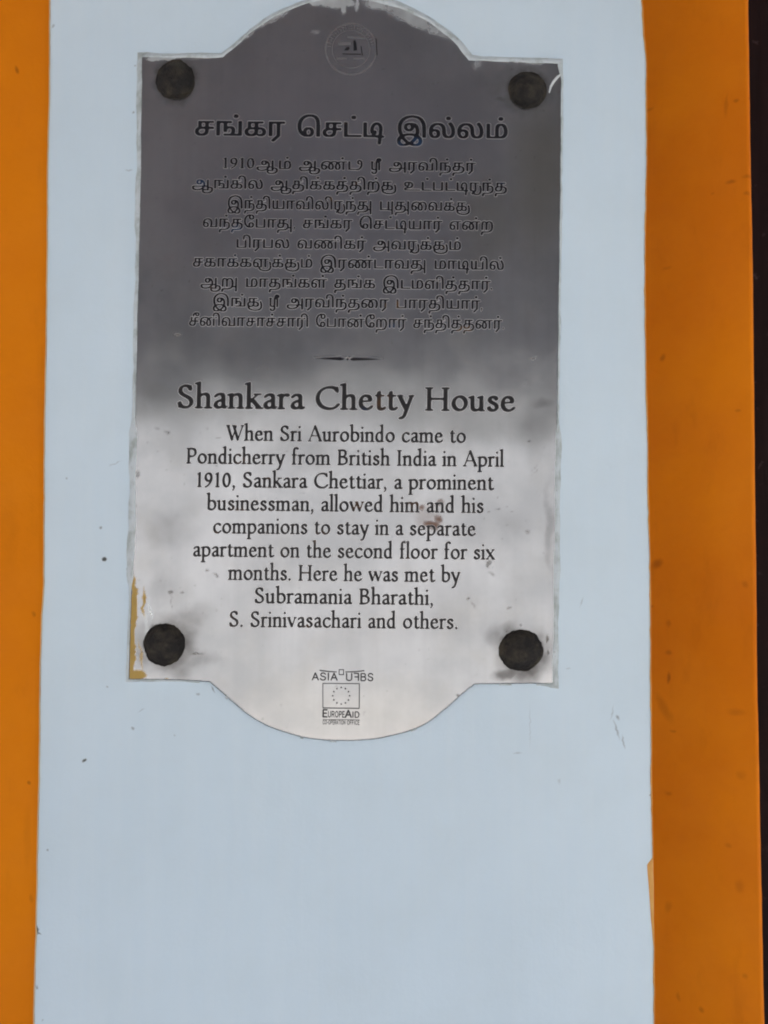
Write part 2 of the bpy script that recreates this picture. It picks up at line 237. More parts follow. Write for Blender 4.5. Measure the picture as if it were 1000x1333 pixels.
ல|506|125 -6 -18 1 -16 5 -15 7 -14 10 -11 14 -10 17 -7 21 -4 24 -1 28 1 26 4 24 7 21 8 19 11 17 13 15 15 12 16 10 18 8 18 6 20 3 20 1 16 -1 16 -2 17 -3 15 -6 15 -9 14 -11 12 -14 9 -17 5 -12 4 -14 2 -14 2 -17 1 -17 1 -20 1 -32 3 -14 4 -12 5 -11 7 -9 8 -8 10 -5 12 -3 13 -1 16 2 14 6 12 11 10 16 4 14 3 18 1 21 -1 21 -3 20 -4 20 -7 18 -7 17 -9 16 -10 15 -10 14 -12 14 39 26 19 -27 17 -27 13 -29 10 -30 6 -32 2 -33 -1 -27 -4 -23 -7 -21 -10 -17 -12 -15 -14 -11 -17 -8 -19 -4 -22 -2 -21 2 -19 4 -16 8 -14 11 -10 11 -8 14 -7 17 -5 18 -3 22 -1 24 -2 37 -3 19 -5 17 -8 16 -11 14 -11 7 -13 6 -16 4 -18 1 -22 -2 -20 -5 -17 -10 -16 -12 -12 -16 -10 -18 -7 -20 -5 -23 -1 -24 1 -20 2 -17 5 -14 9 -17 12 -11 14 -7 16 -2 12 1 11 5 8 7 7 10 4 12 1 15 -1 15 -5 13 -7 10 -15 10 -18 3 -20 -3 -18 -7 -11 -8 -11 -9 -10 -10 -7 32 10 11 13 10 14 8 15 6 15 4 17 1 22 -2 19 -8 17 -12 12 -16 8 -20 2 -23 -1 -18 -4 -16 -5 -14 -8 -12 -10 -10 -12 -8 -14 -6 -15 -4
ள|535|125 -6 -18 1 -16 5 -15 7 -14 11 -11 13 -10 18 -7 20 -4 24 -1 29 1 26 4 23 7 22 9 19 11 17 14 14 14 12 17 10 17 8 18 6 19 3 19 1 21 -1 19 -3 16 -5 16 -7 14 -9 13 -9 -7 -48 -12 13 -13 11 -15 9 -16 7 -18 4 -19 1 -22 -2 -19 -5 -17 -10 -16 -12 -12 -15 -10 -18 -8 -20 -5 -22 -1 -23 1 -21 2 -18 5 -15 9 -17 12 -11 14 -7 16 -2 12 1 11 5 8 7 7 10 4 12 1 15 -1 15 -5 13 -7 10 -15 10 -18 3 -20 -3 -18 -7 -11 -8 -11 -9 -10 -10 -7 32 10 11 13 10 14 8 15 6 15 4 17 1 22 -2 19 -8 17 -12 12 -16 8 -20 2 -23 -1 -18 -4 -16 -5 -14 -8 -12 -10 -10 -12 -8 -14 -6 -15 -4|269 0 0 208 6 39 0 30 252 0 0 -36 -85 0 0 -241 -43 0 0 241 -87 0 0 -241
வ|522|125 -6 -18 1 -16 5 -15 7 -14 11 -11 13 -10 18 -7 20 -4 24 -1 29 2 33 7 30 12 26 15 22 19 18 22 14 24 10 25 6 27 2 24 -1 22 -4 19 -6 17 -9 15 -10 13 -12 10 -14 9 -15 6 -17 5 -17 3 -19 1 -19 -1 -21 -3 -19 -3 -17 -5 -16 -6 -16 -6 -15 133 0 0 241 43 0 0 -277 -220 0 -2 32 7 12 6 15 5 16 4 18 3 20 1 22 -2 22 -4 20 -7 18 -9 15 -12 13 -14 10 -16 7 -18 5 -20 1 -22 -2 -20 -5 -18 -10 -15 -12 -13 -15 -10 -18 -8 -20 -5 -22 -1 -23 1 -21 2 -18 5 -15 9 -17 12 -11 14 -7 16 -2 12 1 10 5 9 7 7 10 4 12 1 15 -1 15 -5 13 -7 10 -15 10 -18 3 -20 -3 -18 -7 -11 -8 -11 -9 -10 -10 -7 32 10 11 13 10 14 8 15 6 15 4 17 1 22 -2 19 -8 17 -12 12 -16 8 -20 2 -23 -1 -18 -4 -16 -5 -14 -8 -12 -10 -10 -12 -8 -14 -6 -15 -4
ஸ|642|125 -6 -18 1 -16 5 -15 7 -14 10 -11 14 -10 17 -7 21 -4 24 -1 28 1 26 4 24 7 21 8 19 11 17 13 15 15 12 16 10 18 8 18 6 20 3 20 1 16 -1 16 -2 14 -4 14 -6 12 -7 12 -9 11 -11 9 -13 10 -15 -15 2 6 16 9 16 12 14 15 11 18 7 21 2 17 -1 16 -4 14 -8 12 -9 11 -16 8 -19 4 -15 2 -18 1 -21 0 -44 0 -18 1 -16 3 -14 6 -18 10 -14 8 -8 10 -5 11 -3 14 -1 16 2 14 6 12 11 10 16 4 14 3 18 1 21 -1 21 -3 20 -5 20 -6 18 -7 17 -9 16 -10 15 -11 14 -11 14 39 26 19 -27 16 -27 14 -29 10 -30 6 -32 2 -33 -1 -27 -4 -23 -7 -21 -10 -17 -12 -15 -14 -11 -17 -8 -19 -4 -22 -2 -21 2 -19 4 -16 8 -14 11 -10 11 -8 14 -7 17 -5 19 -2 14 -2 15 0 16 0 19 -2 51 -3 17 -4 13 -6 10 -8 7 -10 4 -11 1 -10 -1 -8 -3 -7 -6 -6 -5 -6 -11 -5 -12 -3 -15 0 -18 0 -176 -43 0 0 147 -1 19 -3 17 -5 14 -10 17 -11 13 -15 9 -14 6 -15 3 -17 1 -22 -2 -20 -5 -17 -10 -16 -12 -12 -16 -10 -18 -7 -20 -5 -23 -1 -24 1 -20 2 -17 5 -14 9 -17 12 -11 14 -7 16 -2 12 1 10 5 9 7 7 10 4 12 1 15 -1 15 -5 13 -7 10 -15 10 -18 3 -20 -3 -18 -7 -11 -8 -11 -9 -10 -10 -7 32 10 11 13 10 14 8 15 6 15 4 17 1 22 -2 19 -8 17 -12 12 -16 8 -20 2 -23 -1 -18 -4 -16 -5 -14 -8 -12 -10 -10 -12 -8 -14 -6 -15 -4
ா|320|44 0 0 277 268 0 0 -36 -85 0 0 -241 -43 0 0 241 -97 0 0 -241
ி|131|-40 422 18 -1 16 -3 16 -5 14 -7 13 -9 12 -10 11 -13 9 -16 5 -13 5 -15 3 -17 3 -19 1 -23 1 -26 0 -245 -43 0 0 236 0 22 -1 20 -2 17 -4 21 -5 18 -7 14 -8 11 -12 11 -13 8 -16 4 -17 2 -19 -2 -17 -6 -13 -10 -10 -13 -6 -16 -2 -18 1 -15 3 -16 6 -16 7 -14 -46 0 -10 30 -3 15 -1 15 1 17 3 16 5 14 7 12 8 10 10 10 11 7 12 6 12 5 14 4 14 2
ீ|0|-84 422 26 -2 22 -6 17 -10 13 -12 7 -16 3 -17 -2 -19 -6 -16 -11 -12 -14 -8 -15 -5 -18 -2 -18 2 -15 5 -13 8 -10 11 -6 13 -2 17 2 12 3 15 7 15 11 14 26 -11 -7 -10 -5 -9 -3 -10 -1 -9 1 -10 3 -8 5 -7 6 -4 8 -2 8 -1 13 2 10 6 6 9 2 12 -4 15 -10 10 -16 6 -20 2 -10 0 -10 -1 -23 -5 -19 -8 -14 -12 -10 -15 -6 -17 -2 -19 1 -13 2 -12 5 -11 5 -9 -42 -3 -7 22 -3 25 1 14 3 14 4 14 6 12 8 12 10 11 11 9 14 8 15 7 17 5 20 3
ெ|450|200 -6 -24 2 -23 4 -22 9 -20 11 -18 13 -16 17 -15 18 -11 22 -10 24 -7 25 -4 28 -1 30 2 35 6 33 10 30 13 26 16 23 19 21 21 17 23 14 24 11 24 8 25 5 26 2 25 -2 22 -3 21 -5 17 -8 16 -9 15 -11 11 -12 11 -13 8 -14 7 -17 6 -18 4 -21 3 -24 2 -27 1 -30 0 -208 -43 0 0 183 -1 29 -1 26 -2 23 -3 21 -4 18 -5 16 -6 15 -9 12 -9 12 -10 8 -12 8 -13 6 -16 4 -17 2 -18 1 -18 -1 -18 -3 -19 -6 -19 -8 -18 -11 -17 -13 -16 -17 -14 -20 -11 -23 -9 -26 -6 -30 -1 -33 0 -21 2 -18 4 -18 5 -16 5 -15 8 -13 8 -13 9 -11 10 -9 16 -12 18 -9 8 -2 20 -5 21 -2 15 2 14 4 11 8 9 11 5 15 2 18 -4 20 -9 17 -14 11 -20 4 -19 -4 -15 -10 -8 -11 -4 -13 -1 -15 1 -18 5 -17 7 -16 11 -13 -29 -8 -9 9 -8 11 -7 12 -6 15 -3 16 -2 19 3 20 7 19 7 11 10 9 12 9 14 6 16 3 19 2 16 -2 14 -3 14 -6 11 -8 10 -10 9 -12 6 -14 4 -16 1 -17 -2 -21 -4 -17 -8 -15 -10 -13 -12 -10 -14 -7 -16 -6 -17 -3
ே|360|226 -6 -27 2 -25 4 -25 8 -23 10 -21 14 -19 17 -17 19 -14 22 -11 26 -9 28 -5 30 -2 34 2 33 5 31 9 28 12 25 15 22 18 20 20 16 23 14 24 11 26 7 27 5 29 2 19 -1 18 -3 17 -5 16 -8 13 -9 11 -12 8 -14 5 -17 2 -19 -2 -17 -3 -15 -6 -13 -9 -11 -10 -9 -11 -7 -14 -6 -14 -3 -16 -1 -16 1 -15 3 -12 6 -16 11 -12 16 -5 12 -3 13 -1 14 1 14 3 13 5 13 10 15 13 13 28 -9 -9 -13 -7 -13 -3 -14 -1 -14 2 -20 9 -14 13 -9 17 -3 18 3 14 10 8 15 3 19 -2 16 -7 13 -10 10 -13 7 -16 5 -17 1 -13 0 -16 -1 -19 -4 -18 -6 -17 -7 -16 -10 -15 -11 -14 -14 -12 -16 -10 -17 -9 -20 -6 -21 -4 -24 -1 -26 1 -25 3 -24 6 -21 8 -20 9 -17 11 -16 12 -14 14 -12 15 -10 16 -8 16 -6 18 -4 17 -3 15 0 19 2 16 4 13 8 11 11 6 15 2 18 -3 20 -8 16 -13 11 -20 4 -18 -3 -14 -10 -7 -10 -5 -14 -1 -15 2 -18 4 -17 8 -16 10 -13 -31 -8 -13 14 -10 18 -6 14 -3 15 -1 18 1 14 3 14 6 13 8 11 9 10 12 8 14 5 15 4 17 1 16 -1 14 -3 14 -6 11 -8 10 -9 9 -12 6 -14 3 -16 2 -17 -2 -21 -5 -18 -8 -14 -12 -13 -13 -10 -16 -7 -18 -6 -20 -3
ை|580|125 -6 -18 1 -16 5 -15 7 -14 11 -11 13 -10 18 -7 20 -4 24 -1 29 2 31 7 29 12 25 17 23 20 18 25 15 27 11 31 7 34 2 16 0 15 -2 15 -2 14 -3 14 -3 13 -5 13 -5 13 -7 13 -7 18 -16 19 -18 16 -21 13 -22 9 -25 6 -26 2 -26 -2 -22 -3 -18 -5 -16 -8 -14 -9 -11 -11 -9 -13 -6 -15 -4 -15 -1 -19 1 -15 5 -14 7 -11 10 -9 11 -7 14 -5 16 -3 17 0 18 0 19 2 18 4 17 4 15 6 15 7 14 8 13 9 13 10 12 21 20 14 10 14 9 16 6 16 5 16 3 18 1 29 -2 26 -7 22 -11 17 -14 15 -18 11 -20 8 -22 4 -24 2 -25 -1 -22 -2 -21 -4 -18 -5 -17 -5 -16 -7 -15 -7 -13 -7 -13 -8 -11 -35 22 10 16 9 17 7 18 6 21 4 23 1 27 -1 21 -4 19 -6 17 -8 15 -11 13 -13 10 -15 7 -17 5 -18 1 -15 -1 -13 -2 -12 -3 -17 -8 -17 -12 -11 -12 -8 -12 -8 -12 -6 -14 -5 -14 -4 -14 -2 -15 -2 -16 0 -16 1 -21 3 -17 6 -13 13 -12 16 -4 14 2 10 8 8 10 5 14 2 14 1 15 -2 26 -5 24 -8 22 -12 20 -15 18 -17 16 -17 9 -17 8 -18 6 -19 3 -20 2 -21 1 -24 -1 -21 -5 -19 -7 -18 -11 -14 -12 -12 -14 -10 -17 -7 -18 -4 -19 -1 -15 -1 -10 1 -21 2 -17 5 -14 9 -17 12 -11 14 -7 16 -2 13 1 10 5 8 7 7 10 4 12 1 15 -1 15 -5 13 -7 10 -15 10 -18 3 -20 -3 -18 -7 -11 -8 -11 -9 -10 -10 -7 32 10 11 13 10 14 8 15 6 15 4 17 1 22 -2 19 -8 17 -12 12 -16 8 -20 2 -23 -1 -18 -4 -16 -5 -14 -8 -12 -10 -10 -12 -8 -14 -6 -15 -4
்|0|-139 339 -13 2 -11 7 -7 11 -3 14 3 13 7 11 11 7 13 2 13 -2 11 -7 7 -11 2 -13 -2 -14 -7 -11 -11 -7
'''
# ------------------------------------------------------------------ lettering
# every letter is drawn as pen strokes (roman, sans) or outlines (tamil), turned into a
# coverage field on a small grid and cut into a recessed ink face with a raised burr round it
def flat(path):
    """'x y L x y C ...' -> polyline"""
    tok = path.split(); pts = []; i = 0; cmd = 'M'
    while i < len(tok):
        if tok[i].isalpha():
            cmd = tok[i]; i += 1
        if cmd in 'ML':
            pts.append((float(tok[i]), float(tok[i + 1]))); i += 2
        else:
            a = pts[-1]; v = [float(q) for q in tok[i:i + 6]]; i += 6
            for k in range(1, 10):
                t = k / 9; u = 1 - t
                pts.append((u**3*a[0]+3*u*u*t*v[0]+3*u*t*t*v[2]+t**3*v[4], u**3*a[1]+3*u*u*t*v[1]+3*u*t*t*v[3]+t**3*v[5]))
    return pts

def oval(cx, cy, rx, ry, tilt=0.0):
    pts = []
    for k in range(29):
        a = 2 * math.pi * k / 28
        x, y = rx * math.cos(a), ry * math.sin(a)
        pts.append((cx + x + y * tilt, cy + y))
    return pts

def stroke_dist(X, Y, pts, a, b, th):
    """signed distance-like field (in em/1000) of a path drawn with an elliptic nib"""
    c, s = math.cos(th), math.sin(th)
    def tr(x, y): return ((c * x + s * y) / a, (-s * x + c * y) / b)
    gx, gy = tr(X, Y)
    best = np.full(X.shape, 1e9)
    if len(pts) == 1: pts = pts * 2
    for p, q in zip(pts[:-1], pts[1:]):
        px, py = tr(*p); qx, qy = tr(*q)
        dx, dy = qx - px, qy - py
        L = dx * dx + dy * dy
        t = np.clip(((gx - px) * dx + (gy - py) * dy) / L, 0, 1) if L > 1e-12 else 0.0
        best = np.minimum(best, (gx - px - t * dx) ** 2 + (gy - py - t * dy) ** 2)
    return (np.sqrt(best) - 1.0) * math.sqrt(a * b)

NIB = (52.0, 30.0, math.radians(28))        # half axes and angle of the roman pen
THIN = (23.0, 21.0, 0.0)
def S(path): return ('n', flat(path))
def Th(path): return ('t', flat(path))
def stem(x, y0, y1): return ('n', [(x, y0 + 28), (x, y1 - 28)])
def foot(x, y=0, l=82, r=82): return ('t', [(x - l, y + 20), (x + r, y + 20)])
def head(x, y): return ('t', [(x - 86, y - 52), (x - 40, y - 30), (x + 5, y - 20)])
def top(x, y=640, l=80, r=80): return ('t', [(x - l, y - 20), (x + r, y - 20)])
def dot(x, y, r=47): return ('d', [(x, y)], r)
def ell(*a): return ('n', oval(*a))

BOWL_L = 'M 292 345 C 265 385 225 396 190 396 C 105 396 55 310 55 205 C 55 95 112 26 178 26 C 228 26 268 60 292 105'
BOWL_R = 'M 78 320 C 112 370 158 396 208 396 C 292 396 348 320 348 215 C 348 100 278 26 192 26 C 147 26 105 42 78 78'
ROMAN = {
 ' ': (215, []),
 'a': (335, [S('M 66 338 C 92 384 130 396 168 396 C 232 396 250 360 250 305 L 250 92 C 250 45 275 26 318 40'), S('M 250 240 C 200 226 62 212 62 112 C 62 55 100 28 138 28 C 186 28 225 60 250 98')]),
 'b': (402, [stem(78, 40, 725), head(78, 725), S(BOWL_R)]),
 'c': (350, [S('M 305 338 C 290 375 250 396 205 396 C 115 396 54 315 54 212 C 54 100 117 26 202 26 C 250 26 290 50 318 92')]),
 'd': (400, [S(BOWL_L), stem(292, 0, 725), head(292, 725), foot(310, 0, 18, 52)]),
 'e': (358, [Th('M 66 236 L 286 250'), S('M 288 258 C 288 340 250 396 180 396 C 102 396 54 310 54 215 C 54 100 117 26 197 26 C 247 26 290 52 318 94')]),
 'f': (255, [S('M 262 652 C 245 682 218 694 190 694 C 128 694 110 640 110 570 L 110 28'), foot(112), Th('M 28 398 L 225 398')]),
 'h': (395, [stem(78, 0, 725), head(78, 725), foot(78), S('M 78 300 C 122 376 190 396 225 396 C 290 396 305 350 305 285 L 305 28'), foot(305)]),
 'i': (165, [stem(80, 0, 420), head(80, 420), foot(80), dot(76, 585)]),
 'k': (392, [stem(78, 0, 725), head(78, 725), foot(78), Th('M 90 190 L 290 396'), S('M 158 255 L 330 36'), top(290, 420), foot(340)]),
 'l': (165, [stem(80, 0, 725), head(80, 725), foot(80)]),
 'm': (612, [stem(78, 0, 420), head(78, 420), foot(78), S('M 78 300 C 118 372 180 396 212 396 C 272 396 290 350 290 285 L 290 28'), foot(290), S('M 290 300 C 335 376 400 396 432 396 C 500 396 518 350 518 285 L 518 28'), foot(518)]),
 'n': (395, [stem(78, 0, 420), head(78, 420), foot(78), S('M 78 300 C 122 376 190 396 225 396 C 290 396 305 350 305 285 L 305 28'), foot(305)]),
 'o': (410, [ell(205, 211, 150, 184)]),
 'p': (402, [stem(78, -230, 420), head(78, 420), foot(78, -230), S(BOWL_R)]),
 'r': (268, [stem(78, 0, 420), head(78, 420), foot(78), S('M 78 285 C 112 355 155 396 200 396 C 228 396 240 385 248 372')]),
 's': (305, [S('M 238 330 C 228 378 190 396 152 396 C 104 396 72 365 72 318 C 72 262 130 240 165 222 C 212 196 247 172 247 115 C 247 56 202 26 147 26 C 100 26 66 52 52 104')]),
 't': (258, [S('M 112 490 L 112 110 C 112 55 136 26 178 26 C 208 26 228 40 244 62'), Th('M 30 398 L 228 398'), Th('M 60 400 L 112 488')]),
 'u': (392, [S('M 75 392 L 75 125 C 75 55 112 26 158 26 C 214 26 262 70 292 122'), head(75, 420), stem(292, 0, 420), head(292, 420), foot(312, 0, 20, 50)]),
 'v': (372, [S('M 42 396 L 188 40'), Th('M 188 40 L 322 396'), top(45, 420, 50, 62), top(322, 420, 52, 48)]),
 'w': (580, [S('M 42 396 L 170 40'), Th('M 170 40 L 292 390'), S('M 292 390 L 420 40'), Th('M 420 40 L 540 396'), top(45, 420, 50, 62), top(290, 420, 60, 50), top(540, 420, 52, 48)]),
 'x': (378, [S('M 52 396 L 330 24'), Th('M 318 396 L 58 24'), top(52, 420, 46, 62), top(318, 420, 58, 46), foot(58, 0, 46, 58), foot(330, 0, 62, 46)]),
 'y': (375, [S('M 42 396 L 192 50'), S('M 332 396 L 160 -130 C 138 -192 104 -214 62 -204'), top(45, 420, 50, 62), top(330, 420, 52, 48)]),
 'A': (580, [Th('M 58 24 L 288 640'), S('M 284 640 L 522 28'), Th('M 142 232 L 440 232'), foot(60, 0, 58, 62), foot(522, 0, 76, 58)]),
 'B': (478, [stem(108, 0, 640), foot(95, 0, 60, 60), top(95, 640, 60, 60), S('M 108 610 C 200 616 358 640 358 490 C 358 372 250 345 150 342'), S('M 150 342 C 282 345 408 318 408 186 C 408 40 262 26 108 32')]),
 'C': (600, [S('M 532 520 C 510 590 450 612 370 612 C 190 612 62 490 62 315 C 62 145 187 26 355 26 C 450 26 520 70 560 140'), Th('M 540 610 L 548 480')]),
 'H': (620, [stem(110, 0, 640), stem(508, 0, 640), Th('M 110 332 L 508 332'), Th('M 110 318 L 508 318'), foot(110), foot(508), top(110), top(508)]),
 'I': (230, [stem(114, 0, 640), foot(114), top(114)]),
 'P': (440, [stem(108, 0, 640), foot(108), top(95, 640, 60, 50), S('M 108 608 C 200 622 392 645 392 462 C 392 312 262 285 168 302')]),
 'S': (425, [S('M 322 520 C 312 590 268 614 208 614 C 134 614 78 565 78 490 C 78 402 152 365 217 330 C 292 290 352 250 352 165 C 352 75 280 26 202 26 C 122 26 74 70 60 150'), Th('M 332 612 L 336 500'), Th('M 56 30 L 52 150')]),
 'W': (720, [S('M 45 612 L 225 34'), Th('M 225 34 L 395 600'), S('M 292 612 L 470 34'), Th('M 470 34 L 660 612'), top(45, 640, 50, 70), top(292, 640, 60, 60), top(660, 640, 60, 50)]),
 '1': (300, [stem(150, 0, 610), Th('M 66 530 L 150 590'), foot(150, 0, 74, 74)]),
 '9': (385, [ell(188, 415, 120, 160), S('M 308 430 C 318 250 232 80 84 14')]),
 '0': (385, [ell(192, 300, 128, 272)]),
 ',': (160, [dot(72, 42, 50), Th('M 92 40 C 104 -20 84 -74 34 -112'), Th('M 100 20 C 100 -30 84 -64 50 -98')]),
 '.': (160, [dot(74, 44, 52)]),
}
MONO = (26.0, 26.0, 0.0)
def M_(path): return ('m', flat(path))
SANS = {
 ' ': (200, []),
 'A': (520, [M_('M 40 30 L 260 610 L 480 30'), M_('M 120 220 L 400 220')]),
 'S': (480, [M_('M 420 500 C 395 580 330 612 245 612 C 150 612 85 560 85 475 C 85 380 165 350 245 330 C 340 305 425 275 425 170 C 425 75 345 28 245 28 C 145 28 75 75 58 165')]),
 'I': (200, [M_('M 100 28 L 100 612')]),
 'U': (540, [M_('M 70 612 L 70 220 C 70 90 150 28 270 28 C 390 28 470 90 470 220 L 470 612')]),
 'R': (500, [M_('M 75 28 L 75 612 L 280 612 C 380 612 430 555 430 470 C 430 380 380 325 280 325 L 75 325'), M_('M 260 325 L 440 28')]),
 'Q': (470, [M_('M 400 28 L 400 612 L 60 612'), M_('M 400 330 L 120 330'), M_('M 400 330 L 400 120')]),
 'B': (500, [M_('M 75 28 L 75 612 L 270 612 C 370 612 410 560 410 475 C 410 390 360 335 270 335 L 75 335'), M_('M 270 335 C 385 335 435 275 435 185 C 435 90 380 28 270 28 L 75 28')]),
 'E': (430, [M_('M 390 612 L 75 612 L 75 28 L 390 28'), M_('M 75 330 L 350 330')]),
 'O': (580, [('m', oval(290, 320, 225, 292))]),
 'P': (470, [M_('M 75 28 L 75 612 L 270 612 C 370 612 420 550 420 460 C 420 370 370 305 270 305 L 75 305')]),
 'D': (540, [M_('M 75 28 L 75 612 L 230 612 C 400 612 470 490 470 320 C 470 150 400 28 230 28 Z'.replace(' Z', '') + ' L 75 28')]),
 'C': (540, [M_('M 470 480 C 435 570 370 612 285 612 C 150 612 70 490 70 320 C 70 150 150 28 285 28 C 375 28 445 75 478 170')]),
 'T': (460, [M_('M 30 612 L 430 612'), M_('M 230 612 L 230 28')]),
 'N': (550, [M_('M 75 28 L 75 612 L 475 28 L 475 612')]),
 'F': (420, [M_('M 75 28 L 75 612 L 390 612'), M_('M 75 330 L 340 330')]),
 '-': (280, [M_('M 50 260 L 230 260')]),
}

TAM = {}
for row in TAMIL_OUTLINES.strip().split('\n'):
    f = row.split('|')
    cs = []
    for q in f[2:]:
        v = [int(z) for z in q.split()]
        cs.append(np.cumsum(np.array(v, float).reshape(-1, 2), axis=0) * 2.0)     # em/1000
    TAM[f[0]] = (float(f[1]) * 2.0, cs)
TP = (38.0, 38.0, 0.0)
def T_(path): return ('p', flat(path))
# joined vowel signs, each written out as the letter plus its pen strokes; U+0BCD etc. stay as typed
def tail_bowl(w, x0): return [T_(f'M {x0} 20 C {x0-40} -250 {w+20} -300 {w+95} -60 C {w+130} 60 {w+110} 220 {w+60} 330')]
def tail_stem(w): return [T_(f'M {w-90} 20 L {w+110} 20'), T_(f'M {w+110} 540 L {w+110} -240')]
def tail_ring(w): return [T_(f'M {w-80} 20 C {w+240} 20 {w+280} 620 {w+70} 620 C {w-60} 620 {w-60} 400 {w+50} 390')]
def tail_i(w): return [T_(f'M {w-120} 20 L {w+70} 20'), T_(f'M {w-210} 215 C {w-180} 100 {w-330} 110 {w-320} 270 C {w-300} 600 {w+10} 610 {w} 300 L {w-50} -230')]
JOIN = {'1': ('க', tail_bowl, 120, 180), '2': ('ர', None, 0, 150), '3': ('ள', None, 0, 150), '4': ('த', tail_stem, 0, 260),
        '5': ('ப', tail_stem, 0, 260), '6': ('ற', tail_stem, 0, 260), '7': ('ட', tail_ring, 0, 330), '8': ('ட', tail_i, 0, 130),
        '9': (None, None, 0, 0)}
SRI = [T_('M 90 540 L 90 120 C 95 20 330 0 350 120 L 350 300'), T_('M 350 540 L 350 100'), T_('M 60 540 L 130 540'), T_('M 350 20 C 420 -250 120 -290 90 -120'), T_('M 350 520 C 420 560 520 540 520 480 L 520 20'), T_('M 380 560 C 360 800 620 800 600 640 C 590 570 500 590 520 660')]

def winding_cov(X, Y, contours):
    wn = np.zeros(X.shape, int)
    for c in contours:
        d = np.roll(c, -1, axis=0)
        for (x0, y0), (x1, y1) in zip(c, d):
            if y0 == y1: continue
            up = (Y >= y0) & (Y < y1) if y1 > y0 else (Y >= y1) & (Y < y0)
            xi = x0 + (Y - y0) * (x1 - x0) / (y1 - y0)
            wn += np.where(up & (xi > X), 1 if y1 > y0 else -1, 0)
    return wn != 0

def blur(F, s):
    r = max(1, int(math.ceil(3 * s)))
    k = np.exp(-0.5 * (np.arange(-r, r + 1) / s) ** 2); k /= k.sum()
    F = np.apply_along_axis(lambda v: np.convolve(v, k, 'same'), 0, F)
    return np.apply_along_axis(lambda v: np.convolve(v, k, 'same'), 1, F)

GLYPHS = {}
def field_of(kind, ch):
    """-> advance, grid origin, step, coverage field"""
    st = 13.0 if kind != 'tamil' else 17.0
    strokes, cont, wide = [], [], 0
    if kind == 'roman':
        adv, strokes = ROMAN[ch]; adv += 30
    elif kind == 'sans':
        adv, strokes = SANS[ch]; adv += 60; st = 22.0
    else:
        if ch in JOIN:
            base, fn, x0, extra = JOIN[ch]
            if base is None:
                adv, strokes = 680, SRI
            w, cont = TAM[base] if base else (0, [])
            if base: adv = w + extra
            if base: strokes = fn(w, 120) if fn is tail_bowl else fn(w) if fn else tail_bowl(w, w * 0.42)
        elif ch in TAM:
            adv, cont = TAM[ch]
        else:
            adv, strokes = ROMAN[ch]
            if ch == ' ': adv = 420
    if not strokes and not cont:
        return adv, None
    pts = [p for s in strokes for p in s[1]] + [tuple(p) for c in cont for p in c]
    m = 150
    x0 = min(p[0] for p in pts) - m; x1 = max(p[0] for p in pts) + m
    y0 = min(p[1] for p in pts) - m; y1 = max(p[1] for p in pts) + m
    xs = np.arange(x0, x1, st); ys = np.arange(y0, y1, st)
    X, Y = np.meshgrid(xs, ys)
    D = np.full(X.shape, 1e9)
    for s in strokes:
        pen = {'n': NIB, 't': THIN, 'm': MONO, 'p': TP}.get(s[0])
        if s[0] == 'd': pen = (s[2], s[2], 0.0)
        D = np.minimum(D, stroke_dist(X, Y, s[1], *pen))
    F = np.clip(0.5 - D / st, 0, 1)
    if cont:
        G = np.zeros(X.shape)
        for ox, oy in ((-.25, -.25), (.25, -.25), (-.25, .25), (.25, .25)):
            G += winding_cov(X + ox * st, Y + oy * st, cont) * 0.25
        F = np.maximum(F, G)
    if kind == 'tamil' and (ch in JOIN or ch not in ROMAN):          # broad upright strokes, finer level ones
        F = np.maximum(F, np.maximum(np.roll(F, 1, 1), np.roll(F, -1, 1)))
        F = np.maximum(F, 0.75 * np.roll(F, 1, 1))
        F = np.maximum(F, 0.45 * np.maximum(np.roll(F, 1, 0), np.roll(F, -1, 0)))
    F = blur(F, {'roman': 1.0, 'sans': 0.8, 'tamil': 0.95}[kind])
    return adv, (x0, y0, st, F)

def clip_poly(poly, lev, keep_above):
    out = []
    n = len(poly)
    for i in range(n):
        a, b = poly[i], poly[(i + 1) % n]
        ia = (a[2] >= lev) == keep_above; ib = (b[2] >= lev) == keep_above
        if ia: out.append(a)
        if ia != ib:
            t = (lev - a[2]) / (b[2] - a[2])
            out.append((a[0] + t * (b[0] - a[0]), a[1] + t * (b[1] - a[1]), lev))
    return out

